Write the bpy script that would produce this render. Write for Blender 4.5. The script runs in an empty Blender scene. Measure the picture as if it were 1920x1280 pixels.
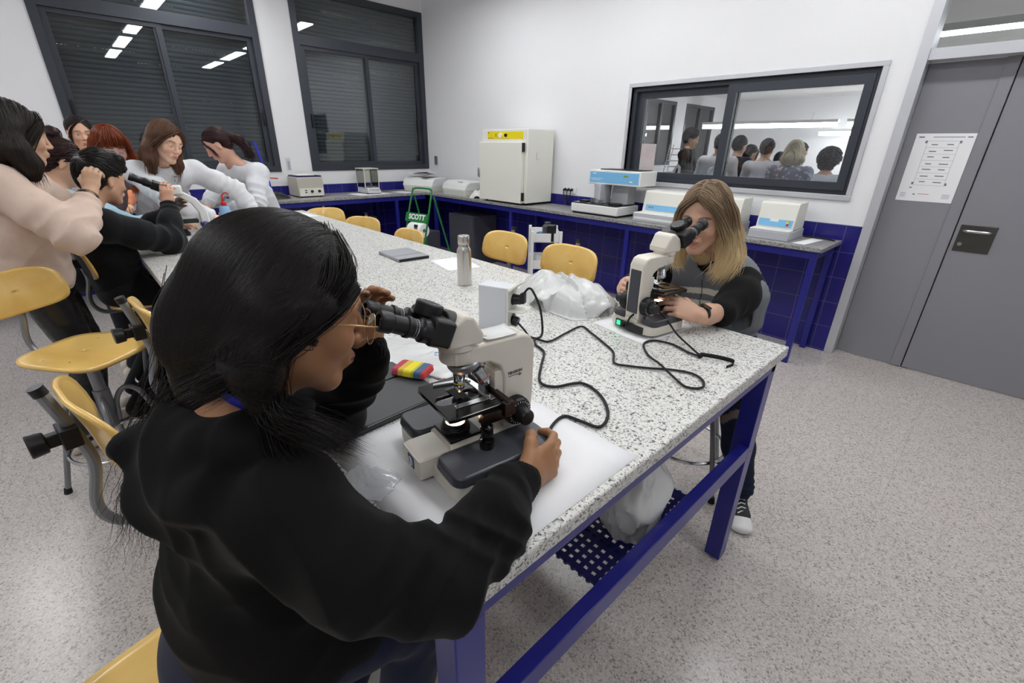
import bpy, math, random
import numpy as np
from mathutils import Vector, Matrix
S = bpy.context.scene
COL = S.collection
PI = math.pi
# ---------------------------------------------------------------- camera, world, lights, exposure
cam_data = bpy.data.cameras.new('camera')
cam_data.sensor_width = 36.0
cam_data.lens = 846.915 / 1920 * 36.0
cam_data.clip_start = 0.02
cam = bpy.data.objects.new('camera', cam_data)
COL.objects.link(cam)
RIGHT = Vector((0.68465516, 0.72868737, 0.01618708))
DOWN = Vector((0.29877083, -0.26032164, -0.91813323))
FWD = Vector((-0.66481824, 0.63344089, -0.39594109))
cm = Matrix((RIGHT, -DOWN, -FWD)).transposed().to_4x4()
cm.translation = Vector((0, 0, 1.52))
cam.matrix_world = cm
S.camera = cam
cam_data.dof.use_dof = False

wd = bpy.data.worlds.new('night')
S.world = wd
wd.use_nodes = True
wd.node_tree.nodes['Background'].inputs[0].default_value = (0.03, 0.04, 0.06, 1)
wd.node_tree.nodes['Background'].inputs[1].default_value = 0.3
S.view_settings.view_transform = 'Standard'
S.view_settings.look = 'None'
S.view_settings.gamma = 1.0
S.view_settings.use_curve_mapping = False
S.view_settings.exposure = 0.0
LAMP = 21.5            # emission strength of the ceiling tubes

def area_light(name, loc, sx, sy, watts, color=(1, 1, 1), rot=(0, 0, 0)):
    l = bpy.data.lights.new(name, 'AREA')
    l.shape = 'RECTANGLE'; l.size = sx; l.size_y = sy; l.energy = watts; l.color = color
    o = bpy.data.objects.new(name, l); COL.objects.link(o)
    o.location = loc; o.rotation_euler = rot
    return o
# ---------------------------------------------------------------- helpers
def rotz(a): return Matrix.Rotation(a, 4, 'Z')
def T(x, y, z): return Matrix.Translation((x, y, z))
def frame(o, xa, ya, za):
    m = Matrix((Vector(xa), Vector(ya), Vector(za))).transposed().to_4x4(); m.translation = Vector(o); return m

class MB:
    def __init__(s, jit=0): s.v = []; s.f = []; s.jit = jit; s.n = 0; s.cuts = []
    def add(s, vs, fs, M=None):
        n = len(s.v); s.cuts.append((n, len(s.f)))
        s.v += [tuple(M @ Vector(p)) if M else tuple(p) for p in vs]
        s.f += [tuple(i + n for i in f) for f in fs]
        return s
    def box(s, x0, x1, y0, y1, z0, z1, M=None):
        if s.jit: e = s.jit*s.n; s.n += 1; x0 -= e; x1 += e; y0 -= e; y1 += e; z0 -= e; z1 += e
        return s.add([(x0,y0,z0),(x1,y0,z0),(x1,y1,z0),(x0,y1,z0),(x0,y0,z1),(x1,y0,z1),(x1,y1,z1),(x0,y1,z1)],
            [(0,3,2,1),(4,5,6,7),(0,1,5,4),(1,2,6,5),(2,3,7,6),(3,0,4,7)], M)
    def prism(s, poly, z0, z1, M=None, top=None):
        n = len(poly); top = top or poly
        vs = [(x, y, z0) for x, y in poly] + [(x, y, z1) for x, y in top]
        fs = [tuple(range(n))[::-1], tuple(range(n, 2*n))] + [(i, (i+1) % n, n+(i+1) % n, n+i) for i in range(n)]
        return s.add(vs, fs, M)
    def lathe(s, prof, n=32, M=None, cap=True):
        vs = []; fs = []
        for r, z in prof:
            for k in range(n):
                a = 2*PI*k/n; vs.append((r*math.cos(a), r*math.sin(a), z))
        for i in range(len(prof)-1):
            for k in range(n):
                fs.append((i*n+k, i*n+(k+1) % n, (i+1)*n+(k+1) % n, (i+1)*n+k))
        if cap:
            if prof[0][0] > 1e-6: fs.append(tuple(range(n))[::-1])
            if prof[-1][0] > 1e-6: fs.append(tuple((len(prof)-1)*n+k for k in range(n)))
        return s.add(vs, fs, M)
    def cyl(s, p0, p1, r0, r1=None, n=24):
        p0 = Vector(p0); p1 = Vector(p1); d = p1-p0; L = d.length
        q = d.to_track_quat('Z', 'Y').to_matrix().to_4x4(); q.translation = p0
        return s.lathe([(r0, 0), (r1 if r1 is not None else r0, L)], n, q)
    def tube(s, path, r, n=10, closed=False, smooth=0, cap=True):
        P = [Vector(p) for p in path]
        if smooth: P = catmull(P, smooth, closed)
        m = len(P); rr = r if callable(r) else (lambda t: r)
        vs = []; fs = []
        up = Vector((0, 0, 1)); prev = None
        for i in range(m):
            a = P[(i-1) % m] if (closed or i > 0) else P[i]
            b = P[(i+1) % m] if (closed or i < m-1) else P[i]
            t = (b-a)
            t = t.normalized() if t.length > 1e-9 else Vector((0, 0, 1))
            if prev is None:
                u = up if abs(t.z) < .9 else Vector((1, 0, 0))
                x = (u - t*u.dot(t)).normalized()
            else:
                x = prev - t*prev.dot(t); x = x.normalized() if x.length > 1e-6 else Vector((1, 0, 0))
            prev = x; y = t.cross(x); R = rr(i/(m-1))
            for k in range(n):
                an = 2*PI*k/n; vs.append(tuple(P[i] + x*(R*math.cos(an)) + y*(R*math.sin(an))))
        for i in range(m if closed else m-1):
            j = (i+1) % m
            for k in range(n):
                fs.append((i*n+k, i*n+(k+1) % n, j*n+(k+1) % n, j*n+k))
        if not closed and cap:
            fs.append(tuple(range(n))[::-1]); fs.append(tuple((m-1)*n+k for k in range(n)))
        return s.add(vs, fs)
    def ball(s, c, r, n=16, m=10):
        rx, ry, rz = r if hasattr(r, '__len__') else (r, r, r)
        prof = [(math.sin(PI*i/m), -math.cos(PI*i/m)) for i in range(m+1)]
        prof[0] = (1e-7, -1); prof[-1] = (1e-7, 1)
        M = Matrix.Translation(c) @ Matrix.Diagonal((rx, ry, rz, 1))
        return s.lathe(prof, n, M, cap=False)
    def grid(s, pts, wrap=False):
        a = len(pts); b = len(pts[0])
        vs = [p for row in pts for p in row]
        fs = [(i*b+j, i*b+(j+1) % b, (i+1)*b+(j+1) % b, (i+1)*b+j) for i in range(a-1) for j in range(b if wrap else b-1)]
        return s.add(vs, fs)
    def each(s, name, mat, parent=None, **k):
        c = s.cuts+[(len(s.v), len(s.f))]
        for (v0, f0), (v1, f1) in zip(c, c[1:]):
            m = MB(); m.v = s.v[v0:v1]; m.f = [tuple(i-v0 for i in q) for q in s.f[f0:f1]]; m.build(name, mat, parent, **k)
    def build(s, name, mat, parent=None, bevel=0, seg=2, solid=0, angle=35, label=None, sub=0, smooth=True):
        me = bpy.data.meshes.new(name); me.from_pydata(s.v, [], s.f)
        if smooth: me.polygons.foreach_set('use_smooth', [True]*len(me.polygons))
        me.update()
        if smooth: me.set_sharp_from_angle(angle=math.radians(angle))
        me.materials.append(mat)
        o = bpy.data.objects.new(name, me); COL.objects.link(o)
        if parent: o.parent = parent
        if solid:
            q = o.modifiers.new('solid', 'SOLIDIFY'); q.thickness = solid; q.offset = 0
        if bevel:
            q = o.modifiers.new('bevel', 'BEVEL'); q.width = bevel; q.segments = seg; q.limit_method = 'ANGLE'; q.angle_limit = math.radians(40); q.harden_normals = False
        if sub:
            q = o.modifiers.new('sub', 'SUBSURF'); q.levels = sub; q.render_levels = sub
        if label: o['label'] = label
        return o

def catmull(P, k, closed=False):
    out = []; m = len(P)
    for i in range(m if closed else m-1):
        p0 = P[(i-1) % m] if (closed or i > 0) else P[0]*2-P[1]
        p1 = P[i]; p2 = P[(i+1) % m]
        p3 = P[(i+2) % m] if (closed or i < m-2) else P[-1]*2-P[-2]
        for j in range(k):
            t = j/k
            out.append(0.5*((2*p1)+(p2-p0)*t+(2*p0-5*p1+4*p2-p3)*t*t+(3*p1-p0-3*p2+p3)*t**3))
    if not closed: out.append(P[-1])
    return out

def rrect(x0, x1, y0, y1, r, n=5):
    out = []
    for cx, cy, a0 in ((x1-r, y0+r, -90), (x1-r, y1-r, 0), (x0+r, y1-r, 90), (x0+r, y0+r, 180)):
        for i in range(n+1):
            a = math.radians(a0+90*i/n); out.append((cx+r*math.cos(a), cy+r*math.sin(a)))
    return out

def thing(name, label, cat, loc=(0, 0, 0), rz=0, group=None):
    o = bpy.data.objects.new(name, None); COL.objects.link(o); o.empty_display_size = .05
    o.location = loc; o.rotation_euler = (0, 0, rz)
    return tag(o, label, cat, group)
def tag(o, label, cat, group=None, kind=None):
    o['label'] = label; o['category'] = cat
    if group: o['group'] = group
    if kind: o['kind'] = kind
    return o
def struct(o, label=None):
    o['kind'] = 'structure'
    if label: o['label'] = label
    return o
def dup(root, loc, rz, label=None, group=None):
    r = root.copy(); COL.objects.link(r); r.location = loc; r.rotation_euler = (0, 0, rz)
    if label: r['label'] = label
    if group: r['group'] = group
    for ch in list(root.children):
        c = ch.copy(); COL.objects.link(c); c.parent = r
        for g in ch.children:
            d = g.copy(); COL.objects.link(d); d.parent = c
    return r
def text_mesh(name, body, size, M, mat, parent, depth=.0005, align='CENTER', bold=0):
    cu = bpy.data.curves.new(name, 'FONT'); cu.body = body; cu.size = size; cu.extrude = depth; cu.align_x = align; cu.align_y = 'CENTER'
    cu.offset = bold; cu.resolution_u = 3
    o = bpy.data.objects.new(name, cu)
    COL.objects.link(o)
    bpy.context.view_layer.update()
    me = bpy.data.meshes.new_from_object(o.evaluated_get(bpy.context.evaluated_depsgraph_get()))
    bpy.data.objects.remove(o)
    me.materials.clear(); me.materials.append(mat)
    m = bpy.data.objects.new(name, me); COL.objects.link(m)
    if parent: m.parent = parent
    m.matrix_local = M
    return m

# ---------------------------------------------------------------- materials
MATS = {}
def srgb(c):
    return tuple(((x/255)/12.92 if x/255 <= .04045 else ((x/255+.055)/1.055)**2.4) for x in c)
def mat(name, rgb=(200, 200, 200), rough=.5, metal=0, emit=None, es=0, trans=0, ior=1.45, alpha=1, coat=0, sss=0, bump=None, spec=.5):
    if name in MATS: return MATS[name]
    m = bpy.data.materials.new(name); m.use_nodes = True
    b = m.node_tree.nodes['Principled BSDF']; i = b.inputs
    i['Base Color'].default_value = (*srgb(rgb), 1); i['Roughness'].default_value = rough; i['Metallic'].default_value = metal
    i['IOR'].default_value = ior; i['Transmission Weight'].default_value = trans; i['Alpha'].default_value = alpha
    i['Specular IOR Level'].default_value = spec
    if coat: i['Coat Weight'].default_value = coat; i['Coat Roughness'].default_value = .1
    if sss:
        i['Subsurface Weight'].default_value = sss; i['Subsurface Radius'].default_value = (.012, .005, .003); i['Subsurface Scale'].default_value = 1
    if emit: i['Emission Color'].default_value = (*srgb(emit), 1); i['Emission Strength'].default_value = es
    if bump:
        scale, strg = bump[:2]
        N = Nd(m); n = N('ShaderNodeTexNoise', Scale=scale, Detail=3); n2 = N('ShaderNodeBump', Strength=strg, Distance=bump[2] if len(bump) > 2 else .001)
        N.link(N.obj(), n.inputs['Vector']); N.link(n.outputs['Fac'], n2.inputs['Height']); N.link(n2.outputs[0], i['Normal'])
    MATS[name] = m
    return m
class Nd:
    def __init__(s, m): s.m = m; s.t = m.node_tree; s.b = s.t.nodes.get('Principled BSDF')
    def __call__(s, typ, **kw):
        n = s.t.nodes.new(typ)
        for k, v in kw.items():
            if k in ('operation', 'blend_type', 'data_type', 'feature', 'noise_dimensions', 'distance', 'interpolation', 'attribute_name', 'clamp', 'wave_type', 'bands_direction', 'mode'): setattr(n, k, v)
            else: n.inputs[k.replace('_', ' ')].default_value = v
        return n
    def link(s, a, b): s.t.links.new(a, b)
    def obj(s):
        n = s.t.nodes.get('tc') or s.t.nodes.new('ShaderNodeTexCoord'); n.name = 'tc'; return n.outputs['Object']
    def ramp(s, fac, stops, const=False):
        n = s.t.nodes.new('ShaderNodeValToRGB'); cr = n.color_ramp
        if const: cr.interpolation = 'CONSTANT'
        while len(cr.elements) < len(stops): cr.elements.new(0.5)
        for e, (p, c) in zip(cr.elements, stops):
            e.position = p; e.color = (*srgb(c), 1) if hasattr(c, '__len__') else (c, c, c, 1)
        s.link(fac, n.inputs[0]); return n.outputs[0]
    def mix(s, fac, a, b, blend='MIX'):
        n = s.t.nodes.new('ShaderNodeMix'); n.data_type = 'RGBA'; n.blend_type = blend
        for v, k in ((fac, 0), (a, 6), (b, 7)):
            if isinstance(v, (int, float)): n.inputs[k].default_value = v
            elif isinstance(v, tuple): n.inputs[k].default_value = (*srgb(v), 1)
            else: s.link(v, n.inputs[k])
        return n.outputs[2]
    def math(s, op, a, b=None, c=None):
        n = s.t.nodes.new('ShaderNodeMath'); n.operation = op
        for k, v in enumerate((a, b, c)):
            if v is None: continue
            if isinstance(v, (int, float)): n.inputs[k].default_value = v
            else: s.link(v, n.inputs[k])
        return n.outputs[0]
    def mapping(s, scale=(1, 1, 1), rot=(0, 0, 0), vec=None):
        n = s.t.nodes.new('ShaderNodeMapping'); n.inputs['Scale'].default_value = scale; n.inputs['Rotation'].default_value = rot
        s.link(vec or s.obj(), n.inputs['Vector']); return n.outputs[0]
    def col(s, o): s.link(o, s.b.inputs['Base Color'])
    def bump(s, h, strength=.3, dist=.002):
        n = s.t.nodes.new('ShaderNodeBump'); n.inputs['Strength'].default_value = strength; n.inputs['Distance'].default_value = dist
        s.link(h, n.inputs['Height']); s.link(n.outputs[0], s.b.inputs['Normal'])

def m_granite(name, base, mid, dark, frac, sc, rough=.35):
    m = mat(name, base, rough); N = Nd(m)
    wn = N('ShaderNodeTexNoise', Scale=sc*1.2, Detail=2); N.link(N.obj(), wn.inputs['Vector'])
    va = N.t.nodes.new('ShaderNodeVectorMath'); va.operation = 'SCALE'; N.link(wn.outputs['Color'], va.inputs[0]); va.inputs['Scale'].default_value = .9/sc
    vb = N.t.nodes.new('ShaderNodeVectorMath'); vb.operation = 'ADD'; N.link(N.obj(), vb.inputs[0]); N.link(va.outputs[0], vb.inputs[1])
    v1 = N('ShaderNodeTexVoronoi', Scale=sc); N.link(vb.outputs[0], v1.inputs['Vector'])
    sp = N('ShaderNodeSeparateColor'); N.link(v1.outputs['Color'], sp.inputs[0])
    c1 = N.ramp(sp.outputs[0], [(0, dark), (frac*.4, tuple(int((a+b)/2) for a, b in zip(dark, mid))), (frac, mid), (frac*2.2, base), (.8, tuple(min(255, int(x*1.04)) for x in base))], True)
    v2 = N('ShaderNodeTexVoronoi', Scale=sc*2.1); N.link(vb.outputs[0], v2.inputs['Vector'])
    sp2 = N('ShaderNodeSeparateColor'); N.link(v2.outputs['Color'], sp2.inputs[0])
    f = N.ramp(sp2.outputs[1], [(0, 1.0), (.1, 0.0)], True)
    N.col(N.mix(f, c1, tuple(int(x*1.3) for x in dark)))
    return m
M_GRAN = m_granite('granite', (214, 213, 208), (186, 185, 181), (84, 84, 86), .10, 200)
M_GRAN2 = m_granite('grey granite', (158, 157, 154), (132, 132, 131), (96, 96, 98), .2, 110)

def m_floor():
    m = mat('terrazzo', (176, 168, 161), .24); N = Nd(m)
    wn = N('ShaderNodeTexNoise', Scale=110, Detail=2); N.link(N.obj(), wn.inputs['Vector'])
    va = N.t.nodes.new('ShaderNodeVectorMath'); va.operation = 'SCALE'; N.link(wn.outputs['Color'], va.inputs[0]); va.inputs['Scale'].default_value = .010
    vb = N.t.nodes.new('ShaderNodeVectorMath'); vb.operation = 'ADD'; N.link(N.obj(), vb.inputs[0]); N.link(va.outputs[0], vb.inputs[1])
    v = N('ShaderNodeTexVoronoi', Scale=190); N.link(vb.outputs[0], v.inputs['Vector'])
    sp = N('ShaderNodeSeparateColor'); N.link(v.outputs['Color'], sp.inputs[0])
    c = N.ramp(sp.outputs[0], [(0, (140, 134, 130)), (.06, (160, 154, 149)), (.16, (184, 177, 172)), (.5, (197, 190, 185)), (.85, (206, 199, 194))], True)
    n = N('ShaderNodeTexNoise', Scale=1.1, Detail=3); N.link(N.obj(), n.inputs['Vector'])
    c = N.mix(N.ramp(n.outputs['Fac'], [(.4, 0.0), (.65, .14)]), c, (176, 160, 156))
    b = N('ShaderNodeTexBrick', Scale=1, Mortar_Size=.002, Brick_Width=.6, Row_Height=.6, Mortar_Smooth=.1, Bias=0); b.offset = 0
    N.link(N.obj(), b.inputs['Vector'])
    c = N.mix(N.math('MULTIPLY', b.outputs['Fac'], .25), c, (130, 125, 120)); N.col(c)
    n3 = N('ShaderNodeTexNoise', Scale=14, Detail=4); N.link(N.obj(), n3.inputs['Vector'])
    N.link(N.math('MULTIPLY_ADD', n3.outputs['Fac'], .12, .17), N.b.inputs['Roughness'])
    return m
M_FLOOR = m_floor()

def m_wall(name, axis, paint=(232, 232, 234)):
    # tiled up to 1.015 m, painted plaster above
    m = mat(name, paint, .6); N = Nd(m)
    s = N('ShaderNodeSeparateXYZ'); N.link(N.obj(), s.inputs[0])
    cb = N('ShaderNodeCombineXYZ'); N.link(s.outputs[axis], cb.inputs[0]); N.link(N.math('ADD', s.outputs[2], -.012), cb.inputs[1])
    b = N('ShaderNodeTexBrick', Scale=1, Mortar_Size=.0022, Brick_Width=.2, Row_Height=.2, Mortar_Smooth=.1, Bias=0); b.offset = 0
    b.inputs['Color1'].default_value = (*srgb((33, 30, 112)), 1); b.inputs['Color2'].default_value = (*srgb((38, 35, 124)), 1); b.inputs['Mortar'].default_value = (*srgb((96, 92, 140)), 1)
    N.link(cb.outputs[0], b.inputs['Vector'])
    t = N.math('LESS_THAN', s.outputs[2], 1.015)
    n = N('ShaderNodeTexNoise', Scale=2.0, Detail=4); N.link(N.obj(), n.inputs['Vector'])
    pc = N.mix(N.ramp(n.outputs['Fac'], [(.3, 0.0), (.8, .25)]), paint, tuple(x-10 for x in paint))
    N.col(N.mix(t, pc, b.outputs['Color']))
    N.link(N.math('MULTIPLY_ADD', t, -.42, .62), N.b.inputs['Roughness'])
    N.bump(N.math('MULTIPLY', b.outputs['Fac'], -1.0), .3, .001)
    return m
M_WALLX = m_wall('wall with blue tiles', 0)
M_WALLY = m_wall('window wall with blue tiles', 1)
M_PAINT = mat('plaster', (226, 226, 228), .65)
M_CEIL = mat('ceiling tile', (222, 222, 222), .8)
def m_wood():
    m = mat('beech plywood', (222, 174, 92), .28, coat=.35); N = Nd(m)
    n = N('ShaderNodeTexNoise', Scale=9, Detail=5, Distortion=.6)
    N.link(N.mapping((1, .12, 1)), n.inputs['Vector'])
    c = N.ramp(n.outputs['Fac'], [(.25, (222, 178, 94)), (.5, (233, 193, 108)), (.75, (240, 206, 126))])
    n2 = N('ShaderNodeTexNoise', Scale=160, Detail=2); N.link(N.mapping((1, .06, 1)), n2.inputs['Vector'])
    N.col(N.mix(N.math('MULTIPLY', n2.outputs['Fac'], 18e-2), c, (178, 132, 62)))
    return m
M_WOOD = m_wood()
M_PLY = mat('plywood edge', (196, 146, 70), .4)
N_ = Nd(M_PLY); w_ = N_('ShaderNodeTexWave', Scale=140, Distortion=.3); w_.bands_direction = 'Z'; N_.link(N_.obj(), w_.inputs['Vector']); N_.col(N_.ramp(w_.outputs['Fac'], [(.3, (160, 108, 46)), (.6, (214, 168, 94))]))
M_BLUE = mat('blue enamel', (31, 33, 128), .32, coat=.2)
M_CHROME = mat('brushed chrome', (196, 198, 200), .22, 1)
M_STEEL = mat('grey lacquered steel', (140, 142, 146), .35, .6)
M_ALU = mat('satin aluminium', (196, 197, 202), .4, .35)
M_FRAME = mat('anthracite aluminium', (58, 62, 70), .4, .2)
M_BLACKP = mat('black plastic', (22, 22, 24), .38)
M_BLACKG = mat('gloss black enamel', (16, 16, 18), .16, coat=.4)
M_RUBBER = mat('rubber', (28, 28, 30), .7)
M_DGREY = mat('dark grey enamel', (66, 67, 74), .3)
M_CREAM = mat('cream lacquer', (222, 216, 204), .36, bump=(900, .25, .0004))
M_WHITEP = mat('white plastic', (232, 232, 230), .35)
M_OFFW = mat('off white enamel', (228, 227, 218), .4)
M_LGREY = mat('light grey enamel', (186, 188, 194), .4)
M_PAPER = mat('white paper', (238, 238, 240), .8)
M_DOOR = mat('grey laminate', (136, 135, 141), .5, bump=(300, .05))
M_CYAN = mat('light blue panel', (122, 184, 226), .4)
M_YEL = mat('yellow panel', (232, 212, 20), .4)
M_GREEN = mat('green lacquer', (36, 118, 58), .35)
M_RED = mat('red plastic', (200, 30, 34), .35)
M_INK = mat('ink grey', (120, 120, 132), .8)
M_CLOTHBK = mat('black cloth', (18, 18, 20), .9)
M_LED = mat('green lamp', (40, 230, 120), .4, emit=(40, 255, 130), es=3)
M_TUBE = mat('lit tube', (255, 255, 255), .5, emit=(251, 253, 255), es=LAMP)
def m_glass(name, tint=(255, 255, 255), refl=1.0, base=0.0):
    m = bpy.data.materials.new(name); m.use_nodes = True; t = m.node_tree; t.nodes.clear(); N = Nd(m)
    o = N('ShaderNodeOutputMaterial'); mx = N('ShaderNodeMixShader'); tr = N('ShaderNodeBsdfTransparent'); g = N('ShaderNodeBsdfGlossy'); f = N('ShaderNodeFresnel', IOR=1.5)
    tr.inputs[0].default_value = (*srgb(tint), 1); g.inputs['Roughness'].default_value = .01
    N.link(N.math('MULTIPLY_ADD', f.outputs[0], refl, base), mx.inputs[0]); N.link(tr.outputs[0], mx.inputs[1]); N.link(g.outputs[0], mx.inputs[2]); N.link(mx.outputs[0], o.inputs[0])
    return m
M_GLASS = m_glass('window pane', (225, 230, 232), 1.6, .02)
M_CLEAR = m_glass('clear glass', (246, 248, 248), 1.0, .01)
def m_film(name, rgb, tr, rough=.3):
    m = bpy.data.materials.new(name); m.use_nodes = True; t = m.node_tree; N = Nd(m); b = N.b
    b.inputs['Base Color'].default_value = (*srgb(rgb), 1); b.inputs['Roughness'].default_value = rough
    o = t.nodes['Material Output']; mx = N('ShaderNodeMixShader'); mx.inputs[0].default_value = tr
    trn = N('ShaderNodeBsdfTransparent'); N.link(b.outputs[0], mx.inputs[1]); N.link(trn.outputs[0], mx.inputs[2]); N.link(mx.outputs[0], o.inputs[0])
    b.inputs['Subsurface Weight'].default_value = 0
    return m
M_FILM = m_film('thin plastic film', (232, 233, 232), .28, .22)
M_FOIL = m_film('clear sachet', (225, 228, 232), .55, .08)
def m_shutter():
    m = mat('roller shutter', (142, 148, 154), .5); N = Nd(m)
    s = N('ShaderNodeSeparateXYZ'); N.link(N.obj(), s.inputs[0])
    w = N.math('FRACT', N.math('DIVIDE', s.outputs[2], .045))
    N.col(N.ramp(w, [(0, (84, 90, 96)), (.12, (136, 142, 148)), (.85, (150, 156, 162)), (1, (96, 102, 108))]))
    return m
M_SHUT = m_shutter()
def m_knit(name, rgb, sc=420, rough=.85, amt=.35, sheen=.3):
    m = mat(name, rgb, rough, spec=.25); N = Nd(m)
    n = N('ShaderNodeTexNoise', Scale=sc, Detail=2); N.link(N.obj(), n.inputs['Vector'])
    n2 = N('ShaderNodeTexNoise', Scale=22, Detail=3); N.link(N.obj(), n2.inputs['Vector'])
    N.col(N.mix(N.math('MULTIPLY', n2.outputs['Fac'], .5), rgb, tuple(int(x*.8) for x in rgb)))
    N.bump(n.outputs['Fac'], amt, .0012)
    if sheen: N.b.inputs['Sheen Weight'].default_value = sheen; N.b.inputs['Sheen Roughness'].default_value = .5
    return m
def m_attr(name, rough=.5, sss=0, sc=0, amt=.2, spec=.5):
    m = mat(name, (200, 150, 120), rough, sss=sss, spec=spec); N = Nd(m)
    a = N('ShaderNodeAttribute'); a.attribute_name = 'tone'; N.col(a.outputs['Color'])
    if sc:
        n = N('ShaderNodeTexNoise', Scale=sc, Detail=3); N.link(N.obj(), n.inputs['Vector']); N.bump(n.outputs['Fac'], amt, .001)
    return m
M_SKIN = m_attr('skin', .48, .06, 260, .12)
M_TONE = m_attr('coloured knit', .85, 0, 380, .35, .2)
def m_hair(name='hair'):
    m = m_attr(name, .38, 0, 0, spec=.35)
    m.node_tree.nodes['Principled BSDF'].inputs['Anisotropic'].default_value = .4
    return m
M_HAIR = m_hair()
# ---------------------------------------------------------------- the room
XA, YB, ZC = -6.4, 4.25, 3.35
X1, Y0 = 3.4, -3.6
struct(MB().box(XA-.2, X1+.2, Y0-.2, YB+.15, -.1, 0).build('floor', M_FLOOR))
struct(MB().box(XA-.2, X1+.2, Y0-.2, YB+.15, ZC, ZC+.1).build('ceiling', M_CEIL))
struct(MB().box(XA-.2, X1+.2, Y0-.2, Y0, 0, ZC).build('wall_back', M_PAINT))
struct(MB().box(X1, X1+.2, Y0, YB, 0, ZC).build('wall_right', M_PAINT))
W1 = (.165, 2.045, 1.185, 3.2); W2 = (2.43, 4.235, 1.185, 3.2)
wa = MB()
t = .24
wa.box(XA-t, XA, Y0, YB+.15, 0, 1.185); wa.box(XA-t, XA, Y0, YB+.15, 3.2, ZC)
wa.box(XA-t, XA, Y0, W1[0], 1.185, 3.2); wa.box(XA-t, XA, W1[1], W2[0], 1.185, 3.2); wa.box(XA-t, XA, W2[1], YB+.15, 1.185, 3.2)
struct(wa.build('wall_left', M_WALLY, smooth=False))
def outer_window(name, y0, y1, z0, z1, ym, zt):
    w = bpy.data.objects.new(name, None); COL.objects.link(w); struct(w)
    w['label'] = 'dark framed window with a lowered roller shutter'
    f = MB(.0002); d0, d1 = XA-.07, XA+.012
    f.box(d0, d1, y0, y0+.07, z0, z1); f.box(d0, d1, y1-.07, y1, z0, z1); f.box(d0, d1, y0, y1, z0, z0+.065); f.box(d0, d1, y0, y1, z1-.06, z1)
    f.box(d0, d1, y0, y1, zt, zt+.11)
    f.build('window_frame', M_FRAME, w, smooth=False)
    s = MB(.0002); e0, e1 = XA-.06, XA-.012
    for a, b, q in ((y0+.07, ym+.035, 0), (ym-.035, y1-.07, -.018)):
        s.box(e0+q, e1+q, a, a+.05, z0+.065, zt); s.box(e0+q, e1+q, b-.05, b, z0+.065, zt); s.box(e0+q, e1+q, a, b, z0+.065, z0+.11); s.box(e0+q, e1+q, a, b, zt-.04, zt)
    s.build('sliding_sash', M_FRAME, w, smooth=False)
    g = MB()
    g.box(XA-.037, XA-.033, y0+.1, ym, z0+.1, zt-.03); g.box(XA-.057, XA-.053, ym, y1-.1, z0+.1, zt-.03)
    g.box(XA-.047, XA-.043, y0+.05, y1-.05, zt+.1, z1-.04)
    g.build('pane', M_GLASS, w)
    sh = MB(); k = 0; z = z0+.02
    prof = []
    while z < z1-.02:
        prof += [(XA-.155, z), (XA-.149, z+.008), (XA-.147, z+.022), (XA-.149, z+.038), (XA-.155, z+.0445)]; z += .045
    sh.grid([[(x, y, zz) for y in (y0, y1)] for x, zz in prof])
    sh.build('roller_shutter', M_SHUT, w, solid=.003)
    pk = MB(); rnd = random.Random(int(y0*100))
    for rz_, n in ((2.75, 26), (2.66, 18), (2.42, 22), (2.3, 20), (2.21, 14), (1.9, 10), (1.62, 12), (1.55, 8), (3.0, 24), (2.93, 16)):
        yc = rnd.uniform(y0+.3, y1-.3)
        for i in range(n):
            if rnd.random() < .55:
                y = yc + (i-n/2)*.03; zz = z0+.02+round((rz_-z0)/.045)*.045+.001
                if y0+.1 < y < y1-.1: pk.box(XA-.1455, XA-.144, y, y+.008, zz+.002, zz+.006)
    pk.build('shutter_slot_glow', MATS.get('slot_glow') or mat('slot_glow', (200, 200, 190), .5, emit=(255, 240, 215), es=1.1), w, smooth=False)  # glowing slivers stand in for outside light through the shutter perforations
    h = MB()
    h.box(XA+.0, XA+.018, y0+.085, y0+.105, 1.7, 1.86); h.box(XA+.0, XA+.018, y1-.105, y1-.085, 1.7, 1.86)
    h.build('latch', M_BLACKP, w, bevel=.003)
    return w
outer_window('window_1', *W1, 1.10, 2.60)
outer_window('window_2', *W2, 3.345, 2.60)
# inside wall with the long window and the door
IX0, IX1, IZ0, IZ1 = -2.835, -.865, 1.225, 2.06
DX0, DX1, DZ = -.70, 1.62, 3.0
wb = MB(); y0, y1 = YB, YB+.15
wb.box(XA-.2, IX0, y0, y1, 0, ZC); wb.box(IX0, IX1, y0, y1, 0, IZ0); wb.box(IX0, IX1, y0, y1, IZ1, ZC)
wb.box(IX1, DX0, y0, y1, 0, ZC); wb.box(DX0, DX1, y0, y1, DZ, ZC); wb.box(DX1, X1+.2, y0, y1, 0, ZC)
struct(wb.build('wall_front', M_WALLX, smooth=False))
w3 = bpy.data.objects.new('window_3', None); COL.objects.link(w3); struct(w3, 'long inside window looking into the next laboratory')
f = MB(); c = .038
for a in ((IX0-.03, IX1+.035, IZ1, IZ1+.035), (IX0-.03, IX1+.035, IZ0-.04, IZ0), (IX0-.03, IX0, IZ0, IZ1), (IX1, IX1+.035, IZ0, IZ1)):
    f.box(a[0], a[1], YB-.012, YB+.16, a[2], a[3])
f.build('window_casing', M_ALU, w3, bevel=.003)
f = MB(.0002); d0, d1 = YB+.03, YB+.12
f.box(IX0, IX1, d0, d1, IZ1-.035, IZ1); f.box(IX0, IX1, d0, d1, IZ0, IZ0+.03); f.box(IX0, IX0+.04, d0, d1, IZ0, IZ1); f.box(IX1-.03, IX1, d0, d1, IZ0, IZ1)
f.build('window_frame', M_FRAME, w3, smooth=False)
f = MB(.0002); mx = -1.86
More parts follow.
